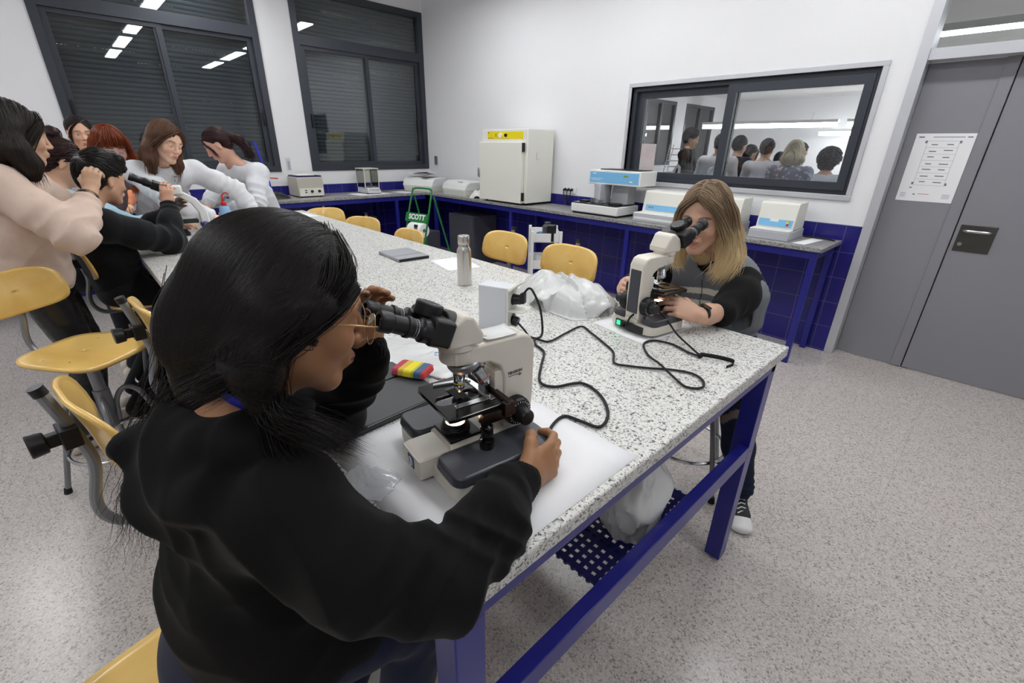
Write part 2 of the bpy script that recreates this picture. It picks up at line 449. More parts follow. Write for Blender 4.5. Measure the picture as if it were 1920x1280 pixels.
for a, b, q in ((IX0+.04, mx+.03, .05), (mx-.045, IX1-.03, .0)):
    e0, e1 = YB+.02+q, YB+.055+q
    f.box(a, a+.07, e0, e1, IZ0+.03, IZ1-.035); f.box(b-.055, b, e0, e1, IZ0+.03, IZ1-.035); f.box(a, b, e0, e1, IZ1-.095, IZ1-.035); f.box(a, b, e0, e1, IZ0+.03, IZ0+.085)
f.build('sliding_sash', M_FRAME, w3, smooth=False)
f = MB(); f.box(IX0+.1, mx, YB+.084, YB+.088, IZ0+.07, IZ1-.07); f.box(mx, IX1-.06, YB+.034, YB+.038, IZ0+.07, IZ1-.07)
f.build('pane', M_CLEAR, w3)
# door: narrow fixed leaf, wide leaf, glazed transom
dr = bpy.data.objects.new('door_1', None); COL.objects.link(dr); struct(dr, 'grey laboratory door with a narrow side leaf and a glazed transom')
f = MB()
f.box(DX0, DX0+.06, YB-.015, YB+.165, 0, DZ); f.box(DX1-.06, DX1, YB-.015, YB+.165, 0, DZ); f.box(DX0+.06, DX1-.06, YB-.005, YB+.165, 2.07, 2.135); f.box(DX0+.06, DX1-.06, YB-.005, YB+.165, DZ-.05, DZ)
f.build('door_frame', M_ALU, dr, bevel=.002)
f = MB(); f.box(DX0+.06, DX1-.06, YB+.08, YB+.086, 2.135, DZ-.05); f.build('transom_pane', M_CLEAR, dr)
f = MB(); f.box(DX0+.062, -.216, YB+.11, YB+.15, .008, 2.065); f.box(-.25, -.17, YB+.151, YB+.158, .0, 2.069); lf = f.build('side_leaf', M_DOOR, dr, bevel=.0015)  # second box is a hidden strip added to block light through the leaf gap
f = MB(); f.box(-.275, -.212, YB+.103, YB+.1105, .008, 2.068); f.build('meeting_strip', M_DOOR, lf, bevel=.001)
f = MB(); f.box(-.205, DX1-.062, YB+.11, YB+.15, .008, 2.065); wl = f.build('wide_leaf', M_DOOR, dr, bevel=.0015)
f = MB(); f.box(-.185, -.005, YB+.104, YB+.11, .912, 1.088); hp = f.build('handle_plate', mat('dark steel plate', (92, 90, 84), .3, .85), dr, bevel=.004)
f = MB(); f.tube([(-.165, YB+.105, 1.052), (-.155, YB+.06, 1.052), (-.13, YB+.05, 1.052), (-.06, YB+.05, 1.052), (-.035, YB+.06, 1.052), (-.027, YB+.105, 1.052)], .009, 10, smooth=4)
f.cyl((-.158, YB+.104, .96), (-.158, YB+.097, .96), .012); f.build('lever', M_CHROME, hp)
# notice on the side leaf
n = thing('notice', 'white printed seating plan taped to the grey door leaf', 'notice', (-.43, YB+.1085, 1.43))
MB().box(-.152, .152, -.0008, .0008, -.217, .217).build('sheet', M_PAPER, n, smooth=False)
f = MB()
def bar(m, x, z, w, h, y=-.0012): m.box(x-w/2, x+w/2, y, y+.0006, z-h/2, z+h/2)
for sx in (-.082, .082): bar(f, sx, .035, .0012, .28)
for k in range(8): bar(f, 0, .17-.04*k, .164, .001)
for sx in (-1, 1):
    for z in (.165, -.1): bar(f, sx*.088, z, .011, .016)
rnd = random.Random(4)
for k in range(7):
    for sx in (-.04, .04): bar(f, sx, .15-.04*k+rnd.uniform(-.004, .004), .03+rnd.random()*.02, .006)
for k in range(4): bar(f, -.12, -.165-.008*k, .03, .002); bar(f, .11, -.165-.008*k, .04, .002)
bar(f, -.12, .195, .03, .008); bar(f, .125, .195, .026, .007); bar(f, -.06, -.172, .012, .008); bar(f, .02, .195, .16, .004); bar(f, -.09, -.128, .014, .007)
f.build('plan_print', M_INK, n, smooth=False)
f = MB(); bar(f, -.01, -.168, .06, .004); f.build('red_line', mat('pale red ink', (220, 130, 135), .8), n, smooth=False)

# luminaires
def luminaire(i, x, y, z, lab, L=1.25, lm=M_TUBE, rz=0, grp='ceiling luminaires', w=.17, dh=.011):
    t = thing('ceiling_light', lab, 'ceiling light', (x, y, z), rz, grp)
    MB().box(-L/2-.02, L/2+.02, -w/2-.02, w/2+.02, 0, .06).build('housing', M_WHITEP, t, bevel=.004)
    MB().box(-L/2, L/2, -w/2, w/2, -.001-dh, -.001).build('diffuser', lm, t, smooth=False)
    s = MB(); s.cyl((-L/3, 0, .06), (-L/3, 0, .2), .004, n=8); s.cyl((L/3, 0, .06), (L/3, 0, .2), .004, n=8); s.each('hanger', M_CHROME, t)
    return t
for y in (-1.3, 1.45, 3.25):
    for x in (-5.8, -4.35, -2.65, -.95, .75)[1 if y > 3 else 0:]:  # column nearest the windows is added to brighten the left of the room
        luminaire(0, x, y, ZC-.2, {-1.3: 'white linear luminaire hanging above the aisle behind the stools', 1.45: 'white linear luminaire hanging above the far long side of the laboratory table', 3.25: 'white linear luminaire hanging between the table and the wall bench'}[y])

# ---------------------------------------------------------------- neighbouring laboratory seen through the glass
NY, NZ, NX1 = 15.2, 2.85, 4.5
struct(MB().box(XA-.2, NX1+.2, YB+.15, NY+.2, -.1, 0).build('floor_neighbour', M_FLOOR))
struct(MB().box(XA-.2, NX1+.2, YB+.15, NY+.2, NZ, NZ+.1).build('ceiling_neighbour', M_CEIL))
struct(MB().box(XA-.2, NX1+.2, NY, NY+.2, 0, NZ).build('wall_neighbour_far', M_PAINT))
struct(MB().box(NX1, NX1+.2, YB+.15, NY, 0, NZ).build('wall_neighbour_side', M_PAINT))
w = MB(.0003); seg = [(4.4, 8.8), (10.0, 10.25), (11.6, 12.1), (13.7, NY)]
for a, b in seg: w.box(XA-.2, XA, a, b, 0, NZ)
w.box(XA-.2, XA, 4.4, NY, 0, 1.15); w.box(XA-.2, XA, 4.4, NY, 2.6, NZ)
struct(w.build('wall_neighbour_window', M_PAINT, smooth=False))
for i, (a, b) in enumerate(((8.8, 10.0), (10.25, 11.6), (12.1, 13.7))):
    o = bpy.data.objects.new('window_%d' % (i+4), None); COL.objects.link(o); struct(o)
    f = MB(.0002)
    for q in ((a, a+.07), (b-.07, b), ((a+b)/2-.03, (a+b)/2+.03)): f.box(XA-.07, XA+.01, q[0], q[1], 1.15, 2.6)
    f.box(XA-.07, XA+.01, a, b, 1.15, 1.22); f.box(XA-.07, XA+.01, a, b, 2.53, 2.6)
    f.build('window_frame', M_FRAME, o); MB().box(XA-.04, XA-.035, a, b, 1.15, 2.6).build('pane', M_GLASS, o)
    MB().box(XA-.16, XA-.15, a, b, 1.1, 2.65).build('roller_shutter', M_SHUT, o)
M_TUBE2 = mat('lit tube next room', (255, 255, 255), .5, emit=(250, 252, 255), es=17)
for x, y, z, L in ((-.6, 6.3, 2.55, 1.5), (1.3, 6.3, 2.55, 1.5), (-3.2, 6.3, 2.55, 1.5), (-1.6, 9.0, 2.55, 1.5), (.6, 9.0, 2.55, 1.5), (2.6, 9.0, 2.55, 1.5), (-4.3, 9.6, 2.55, 1.5),
                   (-4.6, 12.6, 2.12, 3.0), (-1.4, 12.6, 2.12, 3.0), (1.8, 12.6, 2.12, 3.0), (-2.2, 14.5, 2.0, 3.4), (1.6, 14.5, 2.0, 3.4)):  # long low rows stand in for reflected strips; deep diffusers imitate their glow
    luminaire(1, x, y, z, {6.3: 'slim ceiling light just behind the glass of the neighbouring laboratory', 9.0: 'slim ceiling light over the backs of the students in the neighbouring laboratory', 9.6: 'slim ceiling light near the dark windows of the neighbouring laboratory', 12.6: 'bright deep strip standing in for a reflection across the inside window', 14.5: 'bright lowest strip standing in for a reflection, close to the far wall'}[y], L, M_TUBE2, grp='lights of the neighbouring laboratory', w=.12, dh=.09 if y > 12 else .02)
# cabinet and worktop by the windows of the next room
c = thing('lab_bench', 'grey bench run along the windows of the neighbouring laboratory', 'bench', (-5.6, 9.4, 0))
MB().box(-.7, .75, -3.0, 3.0, .86, .9).build('worktop', M_GRAN2, c, bevel=.003)
MB().box(-.68, .68, -2.95, 2.95, 0, .86).build('cabinet_body', M_LGREY, c, bevel=.004)
c = thing('cupboard', 'pale pink cupboard standing at the neighbouring laboratory windows', 'cupboard', (-5.85, 9.1, .9))
MB().box(-.3, .3, -.35, .35, 0, .72).build('cabinet_body', mat('pale pink', (226, 208, 208), .5), c, bevel=.005)
MB().box(.301, .312, -.33, .33, .02, .70).build('door', mat('pale pink'), c, bevel=.003)
c = thing('wire_rack', 'chrome wire drying rack on the bench behind the glass', 'rack', (-5.3, 9.95, .9), .3)
f = MB()
for k in range(6):
    z = .03+k*.12+.004
    f.tube([(-.22+k*.012, -.2, z), (.22-k*.012, -.2, z), (.22-k*.012, .2, z), (-.22+k*.012, .2, z)], .007, 6, closed=True)
for sx in (-1, 1):
    for sy in (-1, 1): f.cyl((sx*.23, sy*.2, 0), (sx*.15, sy*.2, .72), .008, n=6)
f.build('rack_wires', M_ALU, c)
c = thing('whiteboard', 'wide cream board fixed to the far wall of the neighbouring laboratory', 'whiteboard', (.6, NY-.025, 1.4))
MB().box(-1.6, 1.6, -.02, .02, -.55, .5).build('board', mat('cream board', (226, 222, 206), .5), c, bevel=.003)
c = thing('work_table', 'long white work table between the students behind the glass', 'table', (-1.3, 8.2, 0))
MB().box(-2.0, 2.2, -.32, .32, .88, .92).build('tabletop', M_WHITEP, c, bevel=.004)
for sx in (-1.9, 2.1):
    for sy in (-.28, .28): MB().box(sx-.03, sx+.03, sy-.03, sy+.03, 0, .88).build('leg', M_LGREY, c)
# white gooseneck taps just behind the glass
for i, x in enumerate((-2.55, -2.22)):
    tp = thing('water_tap', ['white swan-neck tap behind the inside window, nearer its dark corner', 'white swan-neck tap behind the glass, nearer the young man in black'][i], 'tap', (x, YB+.62, .92), [2.6, .5][i], 'laboratory taps')
    f = MB(); f.tube([(0, 0, 0), (0, 0, .38), (.02, 0, .425), (.06, 0, .43), (.17, 0, .30)], .014, 10, smooth=5); f.build('spout', M_WHITEP, tp)
    f = MB(); f.lathe([(.03, 0), (.03, .015), (.02, .03), (.02, .05)], 16); f.build('base', M_WHITEP, tp)
c = thing('sink_counter', 'laboratory counter carrying the swan-neck taps behind the glass', 'counter', (-2.4, YB+.5, 0))
MB().box(-1.2, 1.2, -.28, .3, .88, .92).build('worktop', M_GRAN2, c, bevel=.003); MB().box(-1.15, 1.15, -.25, .27, 0, .88).build('cabinet_body', M_LGREY, c)
# ---------------------------------------------------------------- big laboratory table
TX0, TX1, TY0, TY1, TZ = -4.62, -.358, .205, 1.605, .93
tb = thing('laboratory_table', 'long laboratory table with speckled granite top on a blue steel frame', 'table', (-2.45, .9, 0))
def L2(o, m): # shift world-space builder into the local space of o
    m.v = [(x-o.location.x, y-o.location.y, z-o.location.z) for x, y, z in m.v]; return m
poly = [(TX0, TY0), (-.40, TY0), (TX1, TY0+.03), (TX1, TY1), (TX0, TY1)]
L2(tb, MB().prism(poly, TZ-.036, TZ)).build('tabletop', M_GRAN, tb, bevel=.004)
f = MB(); x0, x1, a, b = TX0+.06, -.375, .25, 1.58; z0, z1 = .845, .893
f.box(x1-.04, x1, a, b, z0, z1); f.box(x0, x0+.04, a, b, z0, z1); f.box(x0, x1, a, a+.04, z0, z1); f.box(x0, x1, b-.04, b, z0, z1); f.box(-2.5, -2.46, a, b, z0, z1)
L2(tb, f).build('apron', M_BLUE, tb, bevel=.002)
for lx in (x1-.06, x0, -2.51):
    for ly in (a, b-.06):
        m = MB().box(lx, lx+.06, ly, ly+.06, 0.012, z0+.002); m.cyl((lx+.03, ly+.03, 0), (lx+.03, ly+.03, .014), .02)
        L2(tb, m).build('leg', M_BLUE, tb, bevel=.0025)
for lx in (x1-.035, x0, -2.5):
    L2(tb, MB().box(lx, lx+.035, a+.059, b-.059, .50, .56)).build('cross_rail', M_BLUE, tb, bevel=.002)
L2(tb, MB().box(x0, -1.03, .88, .92, .50, .545)).build('stretcher', M_BLUE, tb, bevel=.002)
bs = MB()
for y, z in ((.28, .868), (1.55, .868), (1.55, .53), (.28, .53)): bs.cyl((x1-.001, y, z), (x1+.001, y, z), .004, n=10)
L2(tb, bs).each('screw', M_BLACKP, tb)
# perforated shelf
sh = MB(); sx0, sx1, sy0, sy1, sz = -1.02, -.412, .765, 1.245, .452
nx = int((sx1-sx0)/.0262); ny = int((sy1-sy0)/.0262)
for i in range(nx+1):
    x = sx0+(sx1-sx0)*i/nx; sh.box(x-.0072, x+.0072, sy0, sy1, sz, sz+.003)
for i in range(ny+1):
    y = sy0+(sy1-sy0)*i/ny; sh.box(sx0, sx1, y-.0072, y+.0072, sz+.0004, sz+.0034)
for y, s in ((sy0, -1), (sy1, 1)):
    sh.box(sx0, sx1, y-.01, y+.008, sz-.006, sz+.0036)
    for i in range(nx): 
        x = sx0+(sx1-sx0)*(i+.5)/nx; sh.cyl((x, y-.001+s*.008, sz-.006), (x, y-.001+s*.008, sz+.003), .008, n=10)
L2(tb, sh).build('perforated_shelf', mat('dark blue enamel', (24, 24, 88), .35), tb, smooth=False)
sp = MB(); sp.box(sx0, sx1, .88, .9, sz-.012, sz-.002); sp.box(sx0, sx1, 1.1, 1.12, sz-.012, sz-.002); sp.box(-.412, -.405, sy0+.02, sy1-.02, sz-.01, .502)
sp.box(sx0-.004, sx0, .88, .92, sz-.01, .502); L2(tb, sp).build('shelf_bracket', MATS['dark blue enamel'], tb)

# ---------------------------------------------------------------- stools
def dish(x, y):  # seat surface
    return .012*(x/.19)**2*.8 - .02*max(0, (y-.08)/.1)**2 + .010*max(0, (-y-.08)/.1)**2
def make_stool(lab, rz, loc, H=.66, back=True):
    t = thing('lab_stool', lab, 'stool', loc, rz, 'beech plywood laboratory stools')
    # seat: rounded trapezoid, wider in front
    n = 48; rings = 10; top = []; bot = []
    def outline(a, k=1):
        c, s = math.cos(a), math.sin(a); e = .52
        x = abs(c)**e*(1 if c > 0 else -1); y = abs(s)**e*(1 if s > 0 else -1)
        w = .195 + .022*y
        return x*w*k, y*.185*k
    for r in range(rings+1):
        k = r/rings; ro = []
        for i in range(n):
            x, y = outline(2*PI*i/n, max(k, 1e-4)); ro.append((x, y, H+dish(x, y)))
        top.append(ro)
    m = MB(); m.grid([r for r in top], wrap=True); m.build('seat', M_WOOD, t, solid=.012, bevel=0, angle=60)
    rv = MB()
    for sx in (-1, 1):
        for sy in (-1, 1): rv.lathe([(1e-4, .0075), (.003, .0075), (.004, .006), (.011, .0064), (.012, .0055)], 16, T(sx*.125, sy*.06, H+.003), cap=False)
    rv.each('rivet', M_CHROME, t)
    m = MB(); m.cyl((0, 0, .28), (0, 0, H-.055), .024); m.cyl((0, 0, .36), (0, 0, .47), .031); m.box(-.085, .085, -.085, .085, H-.03, H-.012); m.cyl((0, 0, H-.07), (0, 0, H-.02), .036, n=20)
    m.build('column', M_STEEL, t, bevel=.002)
    for k in range(4):
        c, s = math.cos(PI/4+k*PI/2), math.sin(PI/4+k*PI/2)
        m = MB(); m.tube([(c*.025, s*.025, .30), (c*.04, s*.04, .40), (c*.075, s*.075, .452), (c*.115, s*.115, .44), (c*.15, s*.15, .36), (c*.235, s*.235, .012)], .0115, 10, smooth=5)
        m.build('leg', M_STEEL, t)
        m = MB(); m.cyl((c*.2375, s*.2375, 0), (c*.233, s*.233, .028), .0155, .014, n=14); m.build('leg_tip', M_RUBBER, t)
    m = MB(); m.tube([(.185*math.cos(2*PI*i/40), .185*math.sin(2*PI*i/40), .19) for i in range(40)], .008, 8, closed=True); m.build('foot_ring', M_CHROME, t)
    if back:
        m = MB(); m.tube([(0, -.02, H-.035), (0, -.15, H-.035), (0, -.215, H-.03), (0, -.25, H+.005), (0, -.258, H+.06), (0, -.236, H+.15), (0, -.240, H+.22), (0, -.272, H+.37)], .0125, 10, smooth=6); m.build('back_post', M_STEEL, t)
        m = MB()
        m.box(-.028, .028, -.272, -.238, H+.225, H+.275); m.box(-.011, .011, -.295, -.265, H+.235, H+.265); 
        m.cyl((0, -.292, H+.25), (0, -.322, H+.25), .024, .027, n=12)
        m.build('clamp_knob', M_BLACKP, t, bevel=.003)
        MB().cyl((0, -.2695, H+.358), (0, -.2745, H+.378), .0145, n=14).build('post_cap', M_BLACKP, t)
        n = 30; m = MB(); pts = []
        for r in range(9):
            k = max(r/8, 1e-4); ro = []
            for i in range(n):
                a = 2*PI*i/n; c, s = math.cos(a), math.sin(a); e = .55
                x = abs(c)**e*(1 if c > 0 else -1)*(.185-.012*s)*k; z = abs(s)**e*(1 if s > 0 else -1)*.088*k
                ro.append((x, -.222+.95*x*x-.20*z-.9*z*z, H+.262+z))
            pts.append(ro)
        m.grid(pts, wrap=True); m.build('backrest', M_WOOD, t, solid=.011, angle=60)
    return t
stA = make_stool('empty plywood stool in the aisle, its whole seat in view', math.radians(-48), (-2.60, -.12, 0))
dup(stA, (-1.335, .115, 0), math.radians(9), 'plywood stool directly behind the girl in the black hoodie, backrest edge on')
dup(stA, (-.665, -.085, 0), math.radians(6), 'plywood stool under the girl in the black hoodie')
dup(stA, (-1.97, .31, 0), math.radians(6), 'plywood stool pushed under the table beside the long black hair')
dup(stA, (-3.30, .20, 0), math.radians(-4), 'plywood stool under the boy in black, backrest beside his hip')
dup(stA, (-.76, 1.93, 0), math.radians(200), 'plywood stool behind the girl in the grey knitted vest')
stC = make_stool('plywood stool pushed to the far table side behind the crumpled bag', math.radians(180), (-1.50, 1.63, 0), H=.70)
dup(stC, (-2.0, 1.64, 0), math.radians(182), 'plywood stool between the steel bottle and the small white cart')
stB = make_stool('lower plywood stool below the green towel stand, its rounded top above the table', math.radians(184), (-3.06, 1.62, 0), H=.58)
dup(stB, (-3.78, 1.66, 0), math.radians(208), 'lower plywood stool with tilted backrest, next beyond the one at the towel stand')
dup(stB, (-4.46, 1.78, 0), math.radians(256), 'farthest plywood stool behind the table, backrest seen nearly edge on')

# ---------------------------------------------------------------- wall benches
def bench(name, lab, loc):
    return thing(name, lab, 'bench', loc)
BZ = .90
b1 = bench('wall_bench', 'grey topped bench on blue legs along the wall under the inside window', (-3.2, 3.98, 0))
L2(b1, MB().box(-6.39, -.80, 3.735, 4.238, BZ-.03, BZ)).build('worktop', M_GRAN2, b1, bevel=.003)
f = MB(); f.box(-5.64, -.83, 3.755, 3.79, BZ-.085, BZ-.03); f.box(-6.34, -.83, 4.19, 4.225, BZ-.085, BZ-.03); f.box(-.865, -.83, 3.79, 4.19, BZ-.085, BZ-.03)
L2(b1, f).build('apron', M_BLUE, b1, bevel=.002)
for x in (-.87, -2.42, -4.03, -5.60):
    for y in (3.755, 4.19):
        L2(b1, MB().box(x, x+.042, y, y+.036, 0, BZ-.084)).build('leg', M_BLUE, b1, bevel=.002)
b2 = bench('window_bench', 'grey topped bench on blue legs under the shuttered windows', (-6.05, 1.6, 0))
L2(b2, MB().box(-6.388, -5.75, -1.2, 3.73, BZ-.03, BZ)).build('worktop', M_GRAN2, b2, bevel=.003)
f = MB(); f.box(-5.80, -5.765, -1.18, 3.73, BZ-.085, BZ-.03); f.box(-6.38, -6.345, -1.18, 3.73, BZ-.085, BZ-.03)
L2(b2, f).build('apron', M_BLUE, b2, bevel=.002)
for y in (-1.15, .45, 1.7, 3.25):
    for x in (-5.80, -6.375): L2(b2, MB().box(x, x+.036, y, y+.042, 0, BZ-.084)).build('leg', M_BLUE, b2, bevel=.002)
# ---------------------------------------------------------------- equipment on the benches
def panel(t, name, x0, x1, z0, z1, y, m, th=.002):
    return MB().box(x0, x1, y-th, y, z0, z1).build(name, m, t, smooth=False)
# incubator
t = thing('incubator', 'tall light grey incubator with a yellow control panel on the wall bench', 'incubator', (-4.17, 3.91, BZ))
MB().box(-.385, .385, -.12, .30, .025, .80).build('cabinet_body', M_OFFW, t, bevel=.006)
d = MB().box(-.385, .335, -.165, -.122, .022, .665).build('door', M_OFFW, t, bevel=.004)
f = MB(); f.box(-.395, -.375, -.18, -.166, .27, .37); f.box(-.415, -.395, -.176, -.16, .28, .38); f.build('door_handle', M_CHROME, d, bevel=.003)
f = MB(); f.box(.337, .35, -.16, -.125, .05, .14); f.box(.337, .35, -.16, -.125, .57, .66); f.each('hinge', M_BLACKP, d)
panel(t, 'control_panel', -.28, .315, .70, .775, -.1205, M_YEL)
f = MB(); f.cyl((-.055, -.122, .737), (-.055, -.134, .737), .027, n=24); f.build('dial', M_WHITEP, t)
f = MB(); f.cyl((.04, -.122, .737), (.04, -.14, .737), .017, n=16); f.box(.036, .044, -.146, -.139, .722, .75); f.build('knob', M_BLACKP, t)
f = MB(); f.box(-.145, -.125, -.1245, -.122, .742, .75); f.box(-.145, -.125, -.1245, -.122, .725, .733); f.box(-.27, -.255, -.1245, -.122, .757, .768)
for k in range(5): f.box(-.27+.02*k, -.258+.02*k, -.1245, -.122, .703, .709)
f.build('panel_print', mat('brown ink', (92, 84, 20), .6), t, smooth=False)
f = MB(); f.box(.384, .388, .02, .026, .49, .57); f.box(.384, .388, .026, .08, .49, .494); f.build('side_latch', M_LGREY, t)
f = MB()
for sx in (-.33, .33):
    for sy in (-.09, .25): f.cyl((sx, sy, 0), (sx, sy, .03), .02, n=12)
f.each('foot', M_BLACKP, t)
# spectrophotometer with overhanging head
t = thing('analyser', 'white bench analyser with a blue display head held above a black tray', 'analyser', (-2.84, 3.86, BZ))
MB().box(-.285, .285, -.07, .30, .018, .10).build('base', M_WHITEP, t, bevel=.008)
MB().box(-.27, .27, -.065, .24, .101, .112).build('tray', M_BLACKG, t, bevel=.003)
f = MB(); f.box(-.27, .27, -.055, .28, 0, .018); f.build('foot_plate', M_BLACKP, t)
f = MB(); f.prism([(-.07, .02), (.02, -.04), (.05, -.04), (.05, .2), (-.07, .2)], .112, .30); f.box(.06, .26, .12, .26, .112, .31); f.build('support', M_LGREY, t, bevel=.004)
MB().box(-.155, .445, .02, .30, .292, .425).build('display_head', M_WHITEP, t, bevel=.006)
panel(t, 'display_panel', -.135, .425, .308, .408, .02, M_CYAN)
f = MB(); f.box(.26, .31, .0165, .018, .37, .385); f.build('readout', mat('olive display', (120, 160, 50), .4), t, smooth=False)
f = MB(); f.box(-.1, -.06, .0165, .018, .385, .396); f.box(-.12, .02, .0168, .018, .345, .349); f.box(-.11, -.01, .0168, .018, .330, .334); f.box(.33, .36, .0168, .018, .325, .337); f.build('panel_print', M_WHITEP, t, smooth=False)
f = MB(); f.cyl((-.08, .04, .293), (-.08, .04, .26), .006, n=8); f.cyl((.13, .04, .293), (.13, .03, .17), .006, n=8); f.cyl((.16, .06, .293), (.1, .05, .14), .005, n=8); f.each('dropper', M_CHROME, t)
f = MB(); f.box(-.06, .0, -.04, .01, .112, .16); f.box(.03, .08, -.045, .0, .112, .15); f.each('cuvette_block', M_CLEAR, t)
f = MB(); f.lathe([(.07, 0), (.07, .008), (.02, .012)], 24, T(.17, .06, .112)); f.box(-.25, -.16, .02, .1, .112, .125); f.build('sample_plate', M_BLACKP, t)
f = MB(); f.box(-.06, .40, .08, .28, .426, .434); f.build('black_lid', M_BLACKP, t, bevel=.002)
# wide analyser, mostly behind the girl in the vest
def console(name, lab, loc, w, d, hb, h, panel_z, dp):
    t = thing(name, lab, 'analyser', loc)
    MB().prism([(-d*.5, .0), (d*.5, .0), (d*.5, hb), (-d*.5, hb-.008)], -w/2, w/2, frame((0, 0, 0), (0, 1, 0), (0, 0, 1), (1, 0, 0))).build('base', M_LGREY, t, bevel=.005)
    MB().box(-w/2+.004, w/2-.004, -d*.5+.002, -d*.5+dp, hb-.006, hb+.004).build('shelf_top', M_WHITEP, t, bevel=.002)
    y0 = -d*.5+dp
    MB().prism([(y0, hb), (d*.5, hb), (d*.5-.01, h), (y0+.045, h), (y0+.03, h-.012)], -w/2+.01, w/2-.01, frame((0, 0, 0), (0, 1, 0), (0, 0, 1), (1, 0, 0))).build('console_body', M_OFFW, t, bevel=.005)
    return t, y0
t, y0 = console('colorimeter', 'long white colorimeter with a blue strip behind the girl in the vest', (-1.93, 3.99, BZ), .92, .36, .075, .265, .1, .13)
Mx = frame((0, y0+.0255*.0, .082), (1, 0, 0), (0, .17, 1), (0, -1, .17))
f = MB().box(-.415, .1, .014, .062, .001, .004, Mx); f.build('display_panel', M_CYAN, t, smooth=False)
f = MB().box(-.385, -.36, .034, .044, .004, .0055, Mx); f.box(-.355, -.335, .034, .044, .004, .0055, Mx); f.build('panel_print', M_INK, t, smooth=False)
MB().box(-.445, .3, -.1825, -.18, .022, .044).build('drawer_line', M_WHITEP, t, smooth=False)
t, y0 = console('small_photometer', 'small white photometer with a blue panel at the end of the wall bench', (-1.20, 3.99, BZ), .29, .34, .07, .265, .1, .10)
Mx = frame((0, y0, .078), (1, 0, 0), (0, .17, 1), (0, -1, .17))
f = MB().box(-.12, .12, .01, .062, .001, .004, Mx); f.build('display_panel', M_CYAN, t, smooth=False)
f = MB().box(-.04, .02, .044, .066, .004, .0055, Mx); f.build('handle_tab', M_WHITEP, t, smooth=False)
f = MB().cyl(Mx @ Vector((.088, .044, .004)), Mx @ Vector((.088, .044, .013)), .009, n=14); f.build('yellow_button', M_YEL, t)
f = MB().cyl(Mx @ Vector((.088, .028, .004)), Mx @ Vector((.088, .028, .011)), .008, n=14); f.build('red_button', M_RED, t)
# centrifuge by the windows
t = thing('centrifuge', 'beige centrifuge with three black knobs under the wall between the windows', 'centrifuge', (-6.16, 2.23, BZ), math.radians(90))
MB().prism([(-.16, -.17), (.155, -.17), (.16, .17), (-.16, .17)], .012, .235).build('housing', mat('beige enamel', (190, 184, 172), .45), t, bevel=.008)
MB().box(-.145, .145, -.174, -.168, .015, .105).build('front_panel', M_OFFW, t, bevel=.002)
MB().prism([(-.15, -.15), (.15, -.15), (.15, .15), (-.15, .15)], .236, .25).build('lid_rim', mat('navy trim', (34, 34, 84), .4), t, bevel=.002)
MB().box(-.13, .08, -.12, .14, .2505, .262).build('lid', M_WHITEP, t, bevel=.004)
for x in (.0, .09): MB().cyl((x, -.174, .07), (x, -.19, .07), .016, n=16).build('knob', M_BLACKP, t)
f = MB().box(-.085, -.06, -.178, -.174, .055, .066); f.box(-.085, -.06, -.178, -.174, .078, .088); f.each('switch', M_BLACKP, t)
f = MB()
for sx in (-.12, .12):
    for sy in (-.13, .13): f.cyl((sx, sy, 0), (sx, sy, .013), .015, n=10)
f.each('foot', M_RUBBER, t)
# balance with draught shield
t = thing('precision_balance', 'precision balance inside a clear box standing before the second window', 'balance', (-6.10, 3.05, BZ), math.radians(90))
MB().prism([(-.1, -.17), (.1, -.17), (.11, .13), (-.11, .13)], .012, .075, top=[(-.09, -.13), (.09, -.13), (.105, .13), (-.105, .13)]).build('base', M_LGREY, t, bevel=.006)
MB().prism([(-.075, -.155), (.075, -.155), (.08, -.12), (-.08, -.12)], .06, .072).build('keypad', M_WHITEP, t, bevel=.002)
f = MB()
for sx in (-.105, .095):
    for y in (-.1, .12): f.box(sx, sx+.01, y, y+.01, .075, .315)
f.box(-.11, .11, -.105, .135, .312, .325); f.box(-.105, .105, -.1, .13, .075, .08); f.build('shield_frame', mat('champagne metal', (214, 211, 200), .4), t)
f = MB(); f.box(-.1, .1, -.098, -.096, .08, .31); f.box(-.104, -.102, -.09, .12, .08, .31); f.box(.102, .104, -.09, .12, .08, .31); f.build('shield_glass', m_glass('milky glass', (236, 238, 232), .8, .02), t)
MB().lathe([(.04, .082), (.042, .088), (.01, .09)], 24).build('weighing_pan', M_CHROME, t)
f = MB()
for sx in (-.09, .09):
    for sy in (-.13, .1): f.cyl((sx, sy, 0), (sx, sy, .014), .012, n=10)
f.each('foot', M_RUBBER, t)
# corner machines
def wedge_box(name, lab, loc, rz, w, d, h, hb):
    t = thing(name, lab, 'laboratory machine', loc, rz)
    MB().prism(rrect(-w/2, w/2, -d/2, d/2, .03), .0, hb, top=rrect(-w/2-.015, w/2+.015, -d/2-.015, d/2+.015, .04)).build('lower_housing', M_OFFW, t, bevel=.003)
    MB().prism([(-d/2-.012, hb), (d/2+.012, hb), (d/2+.0, h), (-d/2+.09, h), (-d/2+.02, h*.82)], -w/2-.012, w/2+.012, frame((0, 0, 0), (0, 1, 0), (0, 0, 1), (1, 0, 0))).build('upper_housing', M_WHITEP, t, bevel=.012)
    f = MB(); Mx = frame((0, -d/2+.052, h*.9), (1, 0, 0), (0, .78, .62), (0, -.62, .78))
    for k in range(3): f.box(.06+k*.035, .08+k*.035, -.006, .006, .012, .016, Mx)
    f.build('button_row', M_INK, t, smooth=False)
    return t
wedge_box('shaker_bath', 'cream water bath in the corner covered by loose papers', (-6.02, 3.90, BZ), math.radians(20), .50, .36, .19, .07)
wedge_box('heating_bath', 'cream bench bath with sloping front next to the incubator', (-5.22, 4.00, BZ), 0, .50, .34, .18, .07)
rnd = random.Random(8)
